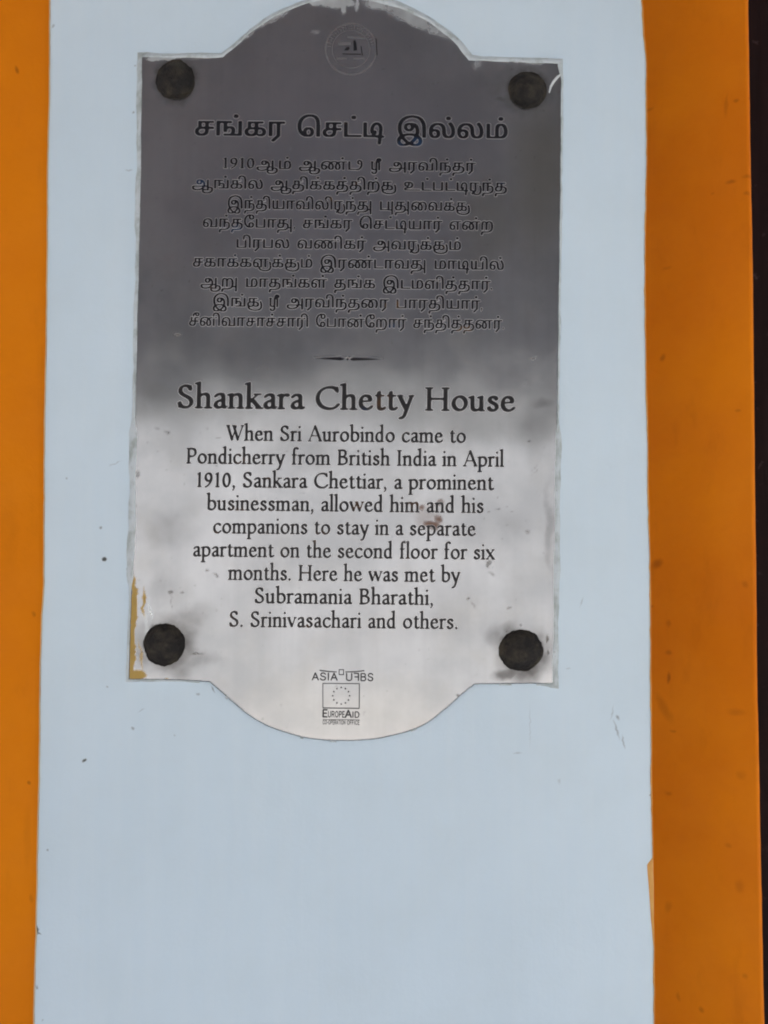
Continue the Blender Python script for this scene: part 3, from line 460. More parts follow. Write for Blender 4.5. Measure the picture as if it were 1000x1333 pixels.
def glyph_mesh(kind, ch, lo, hi):
    """verts (x, y, field) and faces with a 0 = burr / 1 = ink flag; lo..hi is the burr band"""
    key = (kind, ch, lo, hi)
    if key in GLYPHS: return GLYPHS[key]
    adv, g = field_of(kind, ch)
    V, Fc, Fm = [], [], []
    if g:
        x0, y0, st, F = g
        ny, nx = F.shape
        idx = {}
        def vid(p):
            k = (round(p[0], 2), round(p[1], 2))
            i = idx.get(k)
            if i is None:
                i = idx[k] = len(V); V.append(p)
            return i
        for j in range(ny - 1):
            run = None
            for i in range(nx - 1):
                c = (F[j, i], F[j, i+1], F[j+1, i+1], F[j+1, i])
                mx, mn = max(c), min(c)
                xa, ya = x0 + i * st, y0 + j * st
                if mn >= 0.97:
                    run = xa if run is None else run
                    continue
                if run is not None:
                    ids = [vid((run, ya, 1.0)), vid((xa, ya, 1.0)), vid((xa, ya + st, 1.0)), vid((run, ya + st, 1.0))]
                    Fc.append(ids); Fm.append(1); run = None
                if mx < lo: continue
                q = [(xa, ya, c[0]), (xa + st, ya, c[1]), (xa + st, ya + st, c[2]), (xa, ya + st, c[3])]
                if mx >= hi:
                    p = clip_poly(q, hi, True) if mn < hi else q
                    if len(p) > 2: Fc.append([vid(z) for z in p]); Fm.append(1)
                if mn < hi:
                    p = clip_poly(q, hi, False) if mx >= hi else q
                    if mn < lo: p = clip_poly(p, lo, True)
                    if len(p) > 2: Fc.append([vid(z) for z in p]); Fm.append(0)
    Fc2, Fm2 = [], []
    for f, m in zip(Fc, Fm):
        f = [a for k, a in enumerate(f) if a != f[k - 1]]
        if len(set(f)) > 2: Fc2.append(f); Fm2.append(m)
    GLYPHS[key] = (adv, np.array(V) if V else np.zeros((0, 3)), Fc2, Fm2)
    return GLYPHS[key]

def profile(f, lo, pk, hi, h, base):
    """height over the plate: outer slope lo..pk, inner slope pk..hi"""
    up = np.clip((f - lo) / (pk - lo), 0, 1); dn = np.clip((hi - f) / (hi - pk), 0, 1)
    s = np.minimum(up, dn); s = s * s * (3 - 2 * s)
    return base + h * s

def text_block(name, items, mats, parent, y_face, origin, burr):
    """items: (kind, text, left px, right px, baseline px, em px); one mesh holding the whole line"""
    lo, pk, hi, h, base = burr
    VV, FF, MM = [], [], []
    for kind, text, xa, xb, yb, em, *lim in items:
        slope = 0.0105
        A = W(xa, yb + (xa - 450) * slope, y_face); B = W(xb, yb + (xb - 450) * slope, y_face)
        u = (B - A); width = u.length; u.normalize()
        v = Vector((-u.z, 0, u.x))
        k = em * PXM / 1000
        gl = [glyph_mesh(kind, c, lo, hi) for c in text]
        lb = gl[0][1][:, 0].min() + 34
        rb = gl[-1][0] - (gl[-1][1][:, 0].max() - 34)
        nat = (sum(g[0] for g in gl) - lb - rb) * k
        s0, s1 = lim[0] if lim else {'roman': (0.9, 1.12), 'sans': (0.5, 1.5), 'tamil': (0.86, 1.2)}[kind]
        sx = max(s0, min(s1, width / nat))
        trk = (width - nat * sx) / max(1, len(gl) - 1)
        print('LINE %-34s fit %.3f track %.2f px' % (text[:30], width / nat, trk / PXM))
        x = -lb * k * sx
        for adv, V, Fc, Fm in gl:
            if len(V):
                o = len(VV)
                z = profile(V[:, 2], lo, pk, hi, h, base)
                for (gx, gy, _), zz in zip(V, z):
                    p = A + u * (x + gx * k * sx) + v * (gy * k)
                    VV.append((p.x - origin.x, y_face - zz - origin.y, p.z - origin.z))
                FF.extend([[a + o for a in f] for f in Fc]); MM.extend(Fm)
            x += adv * k * sx + trk
    me = mesh(name, VV, FF)
    ob = link(name, me, mats, parent)
    me.polygons.foreach_set('material_index', MM)
    # faces must look out of the wall (-y)
    bm = bmesh.new(); bm.from_mesh(me)
    fl = [f for f in bm.faces if f.normal.y > 0]
    if fl: bmesh.ops.reverse_faces(bm, faces=fl)
    for f in bm.faces: f.smooth = True
    bm.to_mesh(me); bm.free()
    return ob

# ------------------------------------------------------------------ setting: pavement, plus unseen roof and wall added for the plate's reflection
g = NT('pavement_concrete')
gn = g.noise(3.0, 6, 0.6); gf = g.noise(60.0, 4, 0.7)
g.out(g.mix(gn, (0.30, 0.295, 0.28), (0.40, 0.39, 0.37)), 0.9, normal=g.bump(gf, 0.4, 0.004))
me = mesh('pavement', [(-150, 3, 0), (150, 3, 0), (150, -200, 0), (-150, -200, 0)], [(0, 3, 2, 1)])
tag(link('pavement', me, [g.m]), kind='structure')

bw = NT('reflector_wall_surface')
sep = bw.n('ShaderNodeSeparateXYZ'); bw.set(sep.inputs[0], bw.P)
zz = bw.math('ADD', sep.outputs['Z'], bw.math('MULTIPLY', bw.noise(0.5, 5, 0.6), 0.30))
bw.out(bw.mix(bw.ramp(zz, REFLECTOR_STEP - 0.02, REFLECTOR_STEP + 0.22), bw.mix(bw.noise(0.8, 5, 0.6), REFLECTOR_A, REFLECTOR_B), (0.155, 0.16, 0.162)), 0.9)   # top greyed to put a mid-tone step into the plate's reflection
me = mesh('added_reflector_wall', [(-40, -8.0, 0), (40, -8.0, 0), (40, -8.0, REFLECTOR_H), (-40, -8.0, REFLECTOR_H), (-40, -8.25, 0), (40, -8.25, 0), (40, -8.25, REFLECTOR_H), (-40, -8.25, REFLECTOR_H)],
          [(1, 0, 3, 2), (4, 5, 6, 7), (2, 3, 7, 6), (0, 4, 7, 3), (5, 1, 2, 6)])
tag(link('added_reflector_wall', me, [bw.m]), kind='structure')  # unseen wall, added to reflect as the plate's bright lower half

r = NT('shade_roof_surface')
r.out(r.mix(r.noise(2.0, 4), OVER_A, OVER_B), 0.85)
x0, x1 = -14.0, 14.0
pr = [(0.30, 2.62), (0.0, 2.62), OVER_EDGE, (OVER_EDGE[0], OVER_EDGE[1] + 0.10), (0.0, 2.80), (0.30, 2.80)]
V = [(x0, y, z) for y, z in pr] + [(x1, y, z) for y, z in pr]
n = len(pr)
F = [tuple(range(n)), tuple(range(2 * n - 1, n - 1, -1))] + [(i, i + n, (i + 1) % n + n, (i + 1) % n) for i in range(n)]
me = mesh('added_shade_roof', V, F)
bm = bmesh.new(); bm.from_mesh(me); bmesh.ops.recalc_face_normals(bm, faces=bm.faces); bm.to_mesh(me); bm.free()
tag(link('added_shade_roof', me, [r.m]), kind='structure')  # unseen roof, added to reflect as the plate's dark upper half

# ------------------------------------------------------------------ painted wall pieces
def interp(tab, y):
    for (xa, ya), (xb, yb) in zip(tab[:-1], tab[1:]):
        if y <= yb or (xb, yb) == tab[-1]:
            t = (y - ya) / (yb - ya)
            return xa + (xb - xa) * t
LEFT_EDGE = [(64.6, 0), (63.8, 120), (61.6, 220), (60.4, 400), (57.5, 560), (57.0, 640), (56.8, 760), (54.0, 800), (52.2, 860), (51.2, 950), (49.6, 1050), (47.6, 1150), (46.0, 1230), (43.5, 1333)]
RIGHT_EDGE = [(836.5, 0), (838.5, 40), (842.0, 80), (842.6, 180), (841.5, 270), (840.3, 330), (840.5, 400), (841.5, 470), (843.5, 560), (844.5, 640), (846.5, 720), (847.5, 800), (848.0, 900), (849.0, 1030), (850.2, 1111), (850.8, 1140), (852.0, 1225), (852.3, 1333)]
ZB, ZT = 0.0, 2.60
def edge_rows(tab, seed, amp=0.5):
    """(x, z) rows up the wall following a hand painted edge"""
    rows = []
    pys = [1333 - i * 9 for i in range(149)]
    xb = W(interp(tab, 1333), 1333).x
    for k in range(12):
        rows.append((xb + 0.0012 * wob(k, seed), ZB + (W(500, 1342).z - ZB) * k / 12))
    for py in pys:
        px = interp(tab, min(1333, max(0, py))) + amp * wob(py * 0.035, seed, 5)
        p = W(px, py); rows.append((p.x, p.z))
    xt, zt = rows[-1]
    for k in range(1, 9):
        rows.append((xt + 0.0012 * wob(k, seed + 2), zt + (ZT - zt) * k / 8))
    return rows

# white pilaster: front face 0, rounded arrises, sides run back into the wall
L = edge_rows(LEFT_EDGE, 1.3, 0.45); R = edge_rows(RIGHT_EDGE, 4.1, 0.45)
V, F = [], []
prof_cols = lambda xl, xr: [(xl, 0.060), (xl, 0.0022), (xl + 0.0006, 0.0007), (xl + 0.002, 0.0)] + \
    [(xl + (xr - xl) * t, 0.0) for t in (0.25, 0.5, 0.75)] + [(xr - 0.002, 0.0), (xr - 0.0006, 0.0007), (xr, 0.0022), (xr, 0.090)]
for (xl, zl), (xr, zr) in zip(L, R):
    for (x, y) in prof_cols(xl, xr):
        V.append((x, y, zl))
nc = 11
for j in range(len(L) - 1):
    for i in range(nc - 1):
        a = j * nc + i
        F.append((a, a + 1, a + nc + 1, a + nc))
w = NT('white_wall_paint')
wv = w.warp(0.006, 60.0); wv2 = w.warp(0.004, 220.0)
big = w.noise(2.2, 3); mid = w.noise(14.0, 4, 0.6)
col = w.mix(w.ramp(big, 0.3, 0.7), WHITE_A, WHITE_B)
col = w.mix(w.ramp(mid, 0.35, 0.8, 0, 0.16), col, (0.50, 0.58, 0.60))
brush = w.noise(70.0, 3, 0.6, stretch=(1, 1, 0.06))
col = w.mix(w.ramp(brush, 0.35, 0.75, 0, 0.12), col, (0.72, 0.80, 0.85))
col = w.mix(w.ramp(w.noise(420.0, 3, 0.7), 0.60, 0.78, 0, 0.10), col, (0.40, 0.46, 0.48))
def wb(px, py, rx, ry, rot=0, core=0.2, gain=1.0, vec=None):
    p = W(px, py); return w.blot(vec or wv2, (p.x, 0, p.z), rx * PXM, ry * PXM, rot, core, gain)
specks = [wb(175, 656, 2.6, 5.5, -35, .3), wb(136, 728, 4.5, 3.6, 20, .4), wb(131, 687, 2.5, 3.5, 0, .2, .6), wb(110, 990, 2.2, 4.4, 40, .3, .95),
          wb(87, 623, 2, 2, 0, .2, .4), wb(174, 146, 2.6, 2.6, 0, .2, .55), wb(176, 85, 2.4, 2.4, 0, .2, .4), wb(173, 948, 3, 3, 0, .2, .5),
          wb(140, 894, 2, 2, 0, .2, .4), wb(172, 600, 5, 9, 0, .1, .35), wb(167, 742, 2.5, 9, 0, .1, .5), wb(168, 221, 6, 2.2, 0, .1, .3), wb(170, 742, 2, 8, 4, .1, .4),
          wb(803, 950, 2.0, 17, -18, .2, .42), wb(804, 934, 2.4, 5, -25, .2, .5), wb(812, 966, 1.8, 12, -12, .2, .38), wb(797, 928, 1.4, 14, 12, .1, .25),
          wb(62, 1107, 2, 2, 0, .2, .5), wb(48, 1211, 3.2, 7, 0, .3, .9), wb(51, 1215, 5, 1.5, 20, .3, .7), wb(48, 1285, 3, 3.4, 0, .2, .5), wb(55, 1328, 2, 2, 0, .2, .4),
          wb(69, 34, 2.2, 5, 25, .2, .4), wb(846, 1035, 2, 2, 0, .2, .5), wb(258, 904, 3, 3, 0, .2, .4), wb(277, 897, 1.8, 7, -30, .2, .6), wb(184, 925, 7, 1.4, -30, .2, .25),
          wb(740, 870, 4, 2, 0, .2, .2), wb(674, 980, 8, 2, 0, .1, .25), wb(690, 945, 1.2, 38, 0, .1, .16), wb(757, 783, 1.4, 10, 20, .1, .25), wb(728, 1017, 3, 5, 0, .1, .2),
          wb(150, 603, 12, 1.3, -20, .1, .3), wb(228, 958, 2, 2, 0, .1, .25)]
col = w.mix(w.maxall(specks), col, (0.055, 0.06, 0.055))
h = w.math('ADD', w.math('MULTIPLY', w.noise(26.0, 4, 0.55), 1.0), w.math('MULTIPLY', w.noise(300.0, 2), 0.10))
w.out(col, w.ramp(mid, 0.2, 0.8, 0.50, 0.66), spec=0.35, normal=w.bump(w.math('ADD', h, w.math('MULTIPLY', brush, .25)), 0.30, 0.003))
me = mesh('white_pilaster', V, F, True)
pil = tag(link('white_pilaster', me, [w.m]), 'white painted flat pilaster carrying the metal plaque, hairline cracks and specks', 'pilaster')

# orange paint that slipped onto the arrises of the pilaster
o = NT('orange_wall_paint')
def orange_nodes(o, ca, cb, spots):
    wv = o.warp(0.006, 70.0)
    c = o.mix(o.ramp(o.noise(5.0, 5, 0.6), 0.3, 0.72), ca, cb)
    c = o.mix(o.ramp(o.noise(40.0, 4, 0.65, stretch=(1, 1, 0.35)), 0.52, 0.8, 0, 0.28), c, tuple(v * 0.72 for v in ca))
    if spots:
        L = []
        for (px, py, rx, ry, rot, gain, y) in spots:
            p = W(px, py, y)
            L.append(o.blot(wv, (p.x, 0, p.z), rx * PXM, ry * PXM, rot, 0.15, gain))
        c = o.mix(o.math('MULTIPLY', o.maxall(L), 0.75), c, (0.20, 0.045, 0.003))
    h = o.math('ADD', o.noise(30.0, 5, 0.6), o.math('MULTIPLY', o.noise(400.0, 2), 0.12))
    o.out(c, o.ramp(o.noise(18.0, 3), 0.3, 0.7, 0.7, 0.85), spec=0.12, normal=o.bump(h, 0.48, 0.003))
    return o.m
orange_left = orange_nodes(NT('orange_paint'), ORANGE_A, ORANGE_B,
    [(22, 90, 3.4, 7, -8, .8, .003), (43, 800, 4, 5, 0, .45, .003), (39, 1019, 4, 3, 0, .7, .003), (36, 1090, 7, 60, 0, .12, .003), (41, 1170, 4, 9, 0, .3, .003), (12, 700, 16, 90, 0, .10, .003)])
orange_right = orange_nodes(NT('orange_paint_uneven'), ORANGE_RA, ORANGE_RB,
    [(943, 140, 3, 22, 5, .35, .045), (953, 139, 5, 4, 0, .6, .045), (970, 116, 5, 3, 0, .5, .045), (969, 139, 5, 3, 0, .4, .045), (948, 241, 8, 3.5, 10, .65, .045), (965, 238, 9, 4, 0, .5, .045),
     (963, 260, 6, 5, 0, .45, .045), (930, 250, 4, 3, 0, .3, .045), (975, 290, 5, 14, 0, .35, .045), (878, 456, 5, 9, 15, .6, .045), (955, 537, 4, 4, 0, .4, .045), (872, 735, 8, 12, 40, .7, .045),
     (866, 793, 3, 3, 0, .5, .045), (884, 815, 5, 8, 0, .4, .045), (885, 855, 6, 5, 0, .5, .045), (884, 890, 3, 12, 5, .8, .045), (963, 760, 5, 7, 0, .35, .045), (857, 1124, 2.5, 4, 0, .8, .045),
     (880, 930, 8, 30, -25, .35, .045), (890, 960, 5, 3, 0, .4, .045), (955, 925, 14, 6, 0, .3, .045), (885, 1045, 7, 5, 0, .35, .045), (960, 1005, 8, 10, 0, .25, .045), (960, 1150, 8, 14, 0, .3, .045),
     (885, 1200, 6, 14, 10, .3, .045), (947, 1100, 5, 5, 0, .3, .045), (965, 1265, 5, 5, 0, .35, .045), (920, 1325, 5, 6, 0, .5, .045), (897, 1318, 4, 10, 0, .35, .045), (882, 336, 8, 4, 0, .3, .045), (860, 115, 10, 4, -10, .4, .045)])
pale_orange = NT('thin_orange_paint')
pale_orange.out(pale_orange.mix(pale_orange.noise(90.0, 3), (0.62, 0.27, 0.045), (0.70, 0.42, 0.14)), 0.55, spec=0.3)

def ribbon(name, rows, parent, mat, y=-0.0004):
    """rows of (x0, x1, z): a skin of paint with a little body"""
    V, F = [], []
    for (xa, xb, z) in rows:
        V += [(xa, 0.0003, z), (xa + (xb - xa) * .2, y, z), (xb - (xb - xa) * .2, y, z), (xb, 0.0008, z)]
    for j in range(len(rows) - 1):
        for i in range(3):
            a = j * 4 + i
            F.append((a, a + 1, a + 5, a + 4))
    return link(name, mesh(name, V, F, True), [mat], parent)
rows = []
for (x, z), k in zip(R, range(len(R))):
    py = 1333 - (k - 12) * 9
    wd = 1.1 + 1.3 * wob(py * 0.05, 2.2, 5)
    if 1124 <= py <= 1232: wd = max(wd, 9.0 * (1 - (py - 1124) / 112.0) ** 0.75)
    if 0 < py < 80: wd = max(wd, 1.6 + 1.2 * wob(py * .12, 1))
    rows.append((x - max(0.25, wd) * PXM, x + 0.0003, z))
ribbon('paint_slip', rows, pil, pale_orange.m)
cream = NT('cream_undercoat')
cream.out(cream.mix(cream.noise(50.0, 3), (0.62, 0.40, 0.14), (0.66, 0.58, 0.42)), 0.6, spec=0.3)
rows = []
for (x, z), k in zip(L, range(len(L))):
    py = 1333 - (k - 12) * 9
    wd = 0.9 + 0.8 * wob(py * 0.03, 5.2, 5)
    rows.append((x - 0.0003, x + max(0.3, wd) * PXM, z))
ribbon('undercoat_line', rows, pil, cream.m)

# orange wall on the left, a hair behind the pilaster face
me = mesh('orange_wall', [(-1.6, .003, ZB), (-0.2, .003, ZB), (-0.2, .003, ZT), (-1.6, .003, ZT), (-1.6, .25, ZB), (-0.2, .25, ZB), (-0.2, .25, ZT), (-1.6, .25, ZT)],
          [(0, 1, 2, 3), (0, 3, 7, 4), (3, 2, 6, 7)])
tag(link('orange_wall', me, [orange_left]), 'flat bright orange wall along the left side of the white pilaster', 'wall')

# orange reveal on the right: set back behind the pilaster, rounded outer arris, returns to the door
OUT_EDGE = [(977, 0), (979, 150), (982, 300), (983.5, 400), (985.5, 600), (987.5, 760), (989, 900), (992, 1040), (995, 1192), (998, 1333)]
V, F = [], []
rows = [(ZB, None)] + [(None, 1333 - i * 12) for i in range(112)] + [(ZT, None)]
YI, YO = REVEAL
for z, py in rows:
    q = 1333 if (py is None and z == ZB) else (0 if py is None else py)
    p = W(interp(OUT_EDGE, max(0, min(1333, q))) + 0.35 * wob(q * .03, 3.3, 5), q, YO)
    zz = p.z if py is not None else z
    xi = 0.215
    rr = 0.006
    cols = [(xi, YI)] + [(xi + (p.x - rr - xi) * t, YI + (YO - YI) * t) for t in (.25, .5, .75, 1)] + \
           [(p.x - rr + rr * math.sin(a), YO + rr * (1 - math.cos(a))) for a in (.4, .8, 1.2, 1.57)] + [(p.x, YO + .40)]
    V += [(x, y, zz) for x, y in cols]
nc = 10
for j in range(len(rows) - 1):
    for i in range(nc - 1):
        a = j * nc + i
        F.append((a, a + 1, a + nc + 1, a + nc))
tag(link('orange_wall', mesh('orange_reveal', V, F, True), [orange_right]), 'darker blotchy orange wall strip set back between the white pilaster and the dark gap', 'wall')

# dark leaf in the shade beyond the right hand wall
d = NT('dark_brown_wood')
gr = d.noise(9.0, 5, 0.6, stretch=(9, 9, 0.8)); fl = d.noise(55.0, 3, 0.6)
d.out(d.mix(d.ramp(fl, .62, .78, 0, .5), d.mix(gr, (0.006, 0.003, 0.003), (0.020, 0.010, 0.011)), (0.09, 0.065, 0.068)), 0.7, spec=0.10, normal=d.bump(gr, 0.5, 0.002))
V, F = [], []
xs = [0.25, 0.44, 0.445, 0.63, 0.635, 0.82, 0.825, 1.3]
for k in range(0, 8, 2):
    a = len(V)
    xa, xb = xs[k], xs[k + 1]
    V += [(xa, .39, ZB), (xa + .004, .38, ZB), (xb - .004, .38, ZB), (xb, .39, ZB), (xa, .39, ZT), (xa + .004, .38, ZT), (xb - .004, .38, ZT), (xb, .39, ZT)]
    F += [(a + i, a + i + 1, a + i + 5, a + i + 4) for i in range(3)]
    V += [(xa - .004, .392, ZB), (xb + .006, .392, ZB), (xb + .006, .392, ZT), (xa - .004, .392, ZT)]
    F.append((a + 8, a + 9, a + 10, a + 11))
tag(link('dark_door', mesh('dark_door', V, F), [d.m]), 'dark brown surface in deep shade past the right hand orange wall', 'door')

# ------------------------------------------------------------------ the plaque
YF = -0.0042
ORG = W(450, 963, YF); ORG.y = 0
plq = bpy.data.objects.new('wall_plaque', None)
COL.objects.link(plq); plq.location = ORG; plq.empty_display_size = 0.05
tag(plq, 'engraved steel plaque with curved top and bottom, screwed to the white pilaster', 'plaque')
OUTL = [(184, 73), (240, 72), (289, 71), (304, 60), (322, 44), (345, 27), (370, 13), (400, 2), (430, -4), (455, -6), (480, -4), (504, 1), (536, 13), (568, 31), (592, 49), (613, 74),
        (640, 76), (690, 77), (731, 78), (730, 240), (728, 380), (726.5, 500), (724.5, 700), (722, 891), (694, 890), (650, 890.5), (618, 891), (606, 900), (580, 923), (550, 945), (510, 958), (470, 964), (430, 964),
        (395, 960), (350, 946), (320, 928), (294, 906), (273, 888), (230, 885.5), (167, 885), (170, 780), (172.5, 700), (175, 560), (178.5, 400), (182, 240)]
def dense(poly, step=4.0):
    n = len(poly); out = []
    P = [Vector((a, b)) for a, b in poly]
    def turn(i):
        a = (P[i] - P[i - 1]).normalized(); b = (P[(i + 1) % n] - P[i]).normalized()
        return math.degrees(math.acos(max(-1, min(1, a.dot(b)))))
    def tan(i):
        if turn(i) > 26: return None
        return (P[(i + 1) % n] - P[i - 1]).normalized()
    for i in range(n):
        a, b = P[i], P[(i + 1) % n]; Ls = (b - a).length
        ta = tan(i) or (b - a).normalized(); tb = tan((i + 1) % n) or (b - a).normalized()
        k = max(1, int(Ls / step))
        for j in range(k):
            t = j / k; t2, t3 = t * t, t ** 3
            q = a * (2 * t3 - 3 * t2 + 1) + ta * Ls * (t3 - 2 * t2 + t) + b * (-2 * t3 + 3 * t2) + tb * Ls * (t3 - t2)
            out.append((q.x, q.y))
    return out
D = dense(OUTL)
def inset(poly, amt):
    n = len(poly); res = []
    for i in range(n):
        a = Vector(poly[i - 1]); b = Vector(poly[i]); c = Vector(poly[(i + 1) % n])
        e1 = (b - a).normalized(); e2 = (c - b).normalized()
        n1 = Vector((-e1.y, e1.x)); n2 = Vector((-e2.y, e2.x))
        m = (n1 + n2)
        m = m / max(0.6, m.length_squared / 2) if m.length > 1e-6 else n1
        k = amt(i) if callable(amt) else amt
        res.append((b.x + m.x * k, b.y + m.y * k))
    return res
def L3(px, py, y):
    p = W(px, py, y); return Vector((p.x - ORG.x, y, p.z - ORG.z))
D = [(x + 0.35 * wob(i * .31, 2.0, 5), y + 0.35 * wob(i * .27, 6.0, 5)) for i, (x, y) in enumerate(D)]
rings = [(0.6, -0.0011), (0.0, -0.0012), (0.0, YF + 0.0008), (0.5, YF + 0.0002), (1.4, YF)]
V, F = [], []
nD = len(D)
for amt, y in rings:
    V += [L3(a, b, y) for a, b in inset(D, amt)]
for k in range(4):
    for i in range(nD):
        j = (i + 1) % nD
        F.append((k * nD + i, (k + 1) * nD + i, (k + 1) * nD + j, k * nD + j))
# front of the plate: fine grid clipped to the outline, carrying its stains and painted sheen as surface attributes
rs = np.random.RandomState(11)
def vnoise(X, Y, cell, seed):
    """smooth value noise 0..1 on pixel coordinates"""
    r = np.random.RandomState(seed); G = r.rand(96, 96)
    x = X / cell + 40; y = Y / cell + 40
    i = np.floor(x).astype(int); j = np.floor(y).astype(int)
    u = x - i; v = y - j; u = u * u * (3 - 2 * u); v = v * v * (3 - 2 * v)
    g = lambda a, c: G[np.mod(c, 96), np.mod(a, 96)]
    return (g(i, j) * (1 - u) + g(i + 1, j) * u) * (1 - v) + (g(i, j + 1) * (1 - u) + g(i + 1, j + 1) * u) * v
def fbm(X, Y, cell, seed, n=4):
    t = 0; a = 1.0; s_ = 0.0
    for k in range(n):
        t = t + a * vnoise(X, Y, cell / 2 ** k, seed + k); s_ += a; a *= 0.55
    return t / s_
IN = np.array(inset(D, 1.25))
gst = 1.6
gx = np.arange(160, 738, gst); gy = np.arange(-14, 970, gst)
GX, GY = np.meshgrid(gx, gy)
def sdist(X, Y):
    best = np.full(X.shape, 1e9)
    ins = np.zeros(X.shape, bool)
    for q0, q1 in zip(IN, np.roll(IN, -1, axis=0)):
        ex, ey = q1 - q0
        t = np.clip(((X - q0[0]) * ex + (Y - q0[1]) * ey) / (ex * ex + ey * ey + 1e-12), 0, 1)
        best = np.minimum(best, (X - q0[0] - t * ex) ** 2 + (Y - q0[1] - t * ey) ** 2)
        if q0[1] != q1[1]:
            c = ((Y >= q0[1]) & (Y < q1[1])) | ((Y >= q1[1]) & (Y < q0[1]))
            ins ^= c & (X < q0[0] + (Y - q0[1]) * ex / (ey if ey else 1e-9))
    return np.where(ins, 1, -1) * np.sqrt(best)
SD = sdist(GX, GY)
gv, gf, gid = [], [], {}
def gvid(x, y):
    k = (round(x, 3), round(y, 3)); i = gid.get(k)
    if i is None:
        i = gid[k] = len(gv); gv.append((x, y))
    return i
for j in range(len(gy) - 1):
    for i in range(len(gx) - 1):
        c = (SD[j, i], SD[j, i + 1], SD[j + 1, i + 1], SD[j + 1, i])
        if max(c) <= 0: continue
        q = [(gx[i], gy[j], c[0]), (gx[i + 1], gy[j], c[1]), (gx[i + 1], gy[j + 1], c[2]), (gx[i], gy[j + 1], c[3])]
        if min(c) < 0: q = clip_poly(q, 0.0, True)
        f = [gvid(z[0], z[1]) for z in q]
        f = [a for k, a in enumerate(f) if a != f[k - 1]]
        if len(f) > 2: gf.append(f[::-1])
PXY = np.array(gv); QX, QY = PXY[:, 0], PXY[:, 1]
off = len(V)
V = V + [L3(x, y, YF - 0.00001) for x, y in gv]
F = F + [tuple(a + off for a in f) for f in gf]
def warped(amp, cell, seed):
    return QX + amp * (fbm(QX, QY, cell, seed) - .5) * 2, QY + amp * (fbm(QX, QY, cell, seed + 50) - .5) * 2
WARPS = {'PV': warped(13, 34, 1), 'PV2': warped(4.5, 11, 2), 'PV0': warped(26, 90, 3)}
PV, PV2, PV0 = 'PV', 'PV2', 'PV0'
def pb(px, py, rx, ry, rot=0, core=0.2, gain=1.0, vec='PV'):
    wx, wy = WARPS[vec]
    dx, dy = wx - px, wy - py
    a = math.radians(rot); c, s_ = math.cos(a), math.sin(a)
    r_ = np.sqrt(((dx * c + dy * s_) / rx) ** 2 + ((-dx * s_ + dy * c) / ry) ** 2)
    t = np.clip((1 - r_) / (1 - core), 0, 1)
    return gain * t * t * (3 - 2 * t)
mx = lambda L_: np.maximum.reduce(L_)
violet = pb(450, 220, 330, 270, 0, .2, .5, PV0)
olive = mx([pb(700, 230, 60, 160, 0, .1, .6, PV0), pb(640, 290, 60, 90, 0, .1, .4, PV0)])
# grime round the fixings, smears, drips
grime = mx([pb(216, 842, 54, 50, 0, .35, .85), pb(246, 808, 44, 22, -30, .1, .45), pb(250, 862, 48, 18, 0, .1, .5), pb(230, 868, 34, 28, 0, .2, .5),
                  pb(679, 850, 44, 48, 0, .4, .9), pb(660, 876, 26, 12, -20, .3, .9, PV2), pb(688, 872, 26, 14, 0, .3, .85, PV2), pb(650, 830, 26, 22, 0, .1, .5),
                  pb(228, 104, 36, 34, 0, .5, .75), pb(686, 118, 40, 36, 0, .4, .75), pb(655, 105, 46, 30, 0, .1, .4), pb(652, 128, 16, 5, 5, .2, .75, PV2),
                  pb(205, 510, 50, 24, 30, .1, .3), pb(215, 760, 26, 50, 0, .1, .28), pb(700, 560, 30, 50, 0, .1, .25), pb(215, 690, 50, 40, 0, .1, .25),
                  pb(650, 690, 70, 45, 0, .1, .18), pb(705, 525, 22, 12, 0, .1, .55), pb(717, 690, 8, 80, 0, .1, .45), pb(600, 800, 90, 60, 0, .1, .12)])
spots = mx([pb(231, 435, 8, 3.6, 8, .3, .9, PV2), pb(637, 734, 4.5, 9, -12, .25, .55, PV2), pb(640, 748, 7, 3, 20, .1, .35, PV2), pb(272, 743, 4, 2.4, 15, .2, .6, PV2), pb(281, 749, 4, 3, 0, .2, .6, PV2),
                  pb(609, 779, 3, 3, 0, .2, .5, PV2), pb(616, 788, 1.6, 10, -35, .1, .3, PV2), pb(663, 790, 3, 3, 0, .1, .4, PV2), pb(637, 666, 3, 3, 0, .2, .45, PV2), pb(647, 663, 4, 3, 0, .2, .35, PV2),
                  pb(687, 692, 4, 4, 0, .1, .35, PV2), pb(690, 574, 6, 3, 0, .1, .4, PV2), pb(224, 772, 4, 2.6, -20, .2, .6, PV2), pb(222, 784, 1.2, 16, 0, .1, .3, PV2), pb(237, 772, 3, 2, 30, .1, .4, PV2),
                  pb(712, 833, 2.2, 7, 0, .2, .8, PV2), pb(712, 851, 1.8, 6, 0, .2, .6, PV2), pb(679, 813, 3, 2.6, 0, .1, .5, PV2), pb(661, 824, 3, 3, 0, .1, .4, PV2), pb(583, 921, 4, 5, 0, .2, .8, PV2), pb(597, 906, 4, 3, 0, .2, .6, PV2),
                  pb(693, 466, 9, 4, 0, .1, .4, PV2), pb(682, 498, 5, 4, 0, .1, .3, PV2), pb(256, 852, 12, 2.2, -4, .2, .5, PV2), pb(218, 562, 4, 3, 0, .1, .4, PV2), pb(176, 660, 4, 3, 0, .2, .5, PV2), pb(178, 619, 4, 8, 0, .1, .4, PV2)])
rust = mx([pb(562, 683, 15, 7, 20, .3, .95, PV2), pb(570, 676, 7, 9, -30, .2, .9, PV2), pb(550, 662, 6, 5, 0, .2, .8, PV2), pb(572, 655, 7, 4, -25, .2, .6, PV2)])
halo = pb(556, 668, 20, 26, 0, .2, .22)
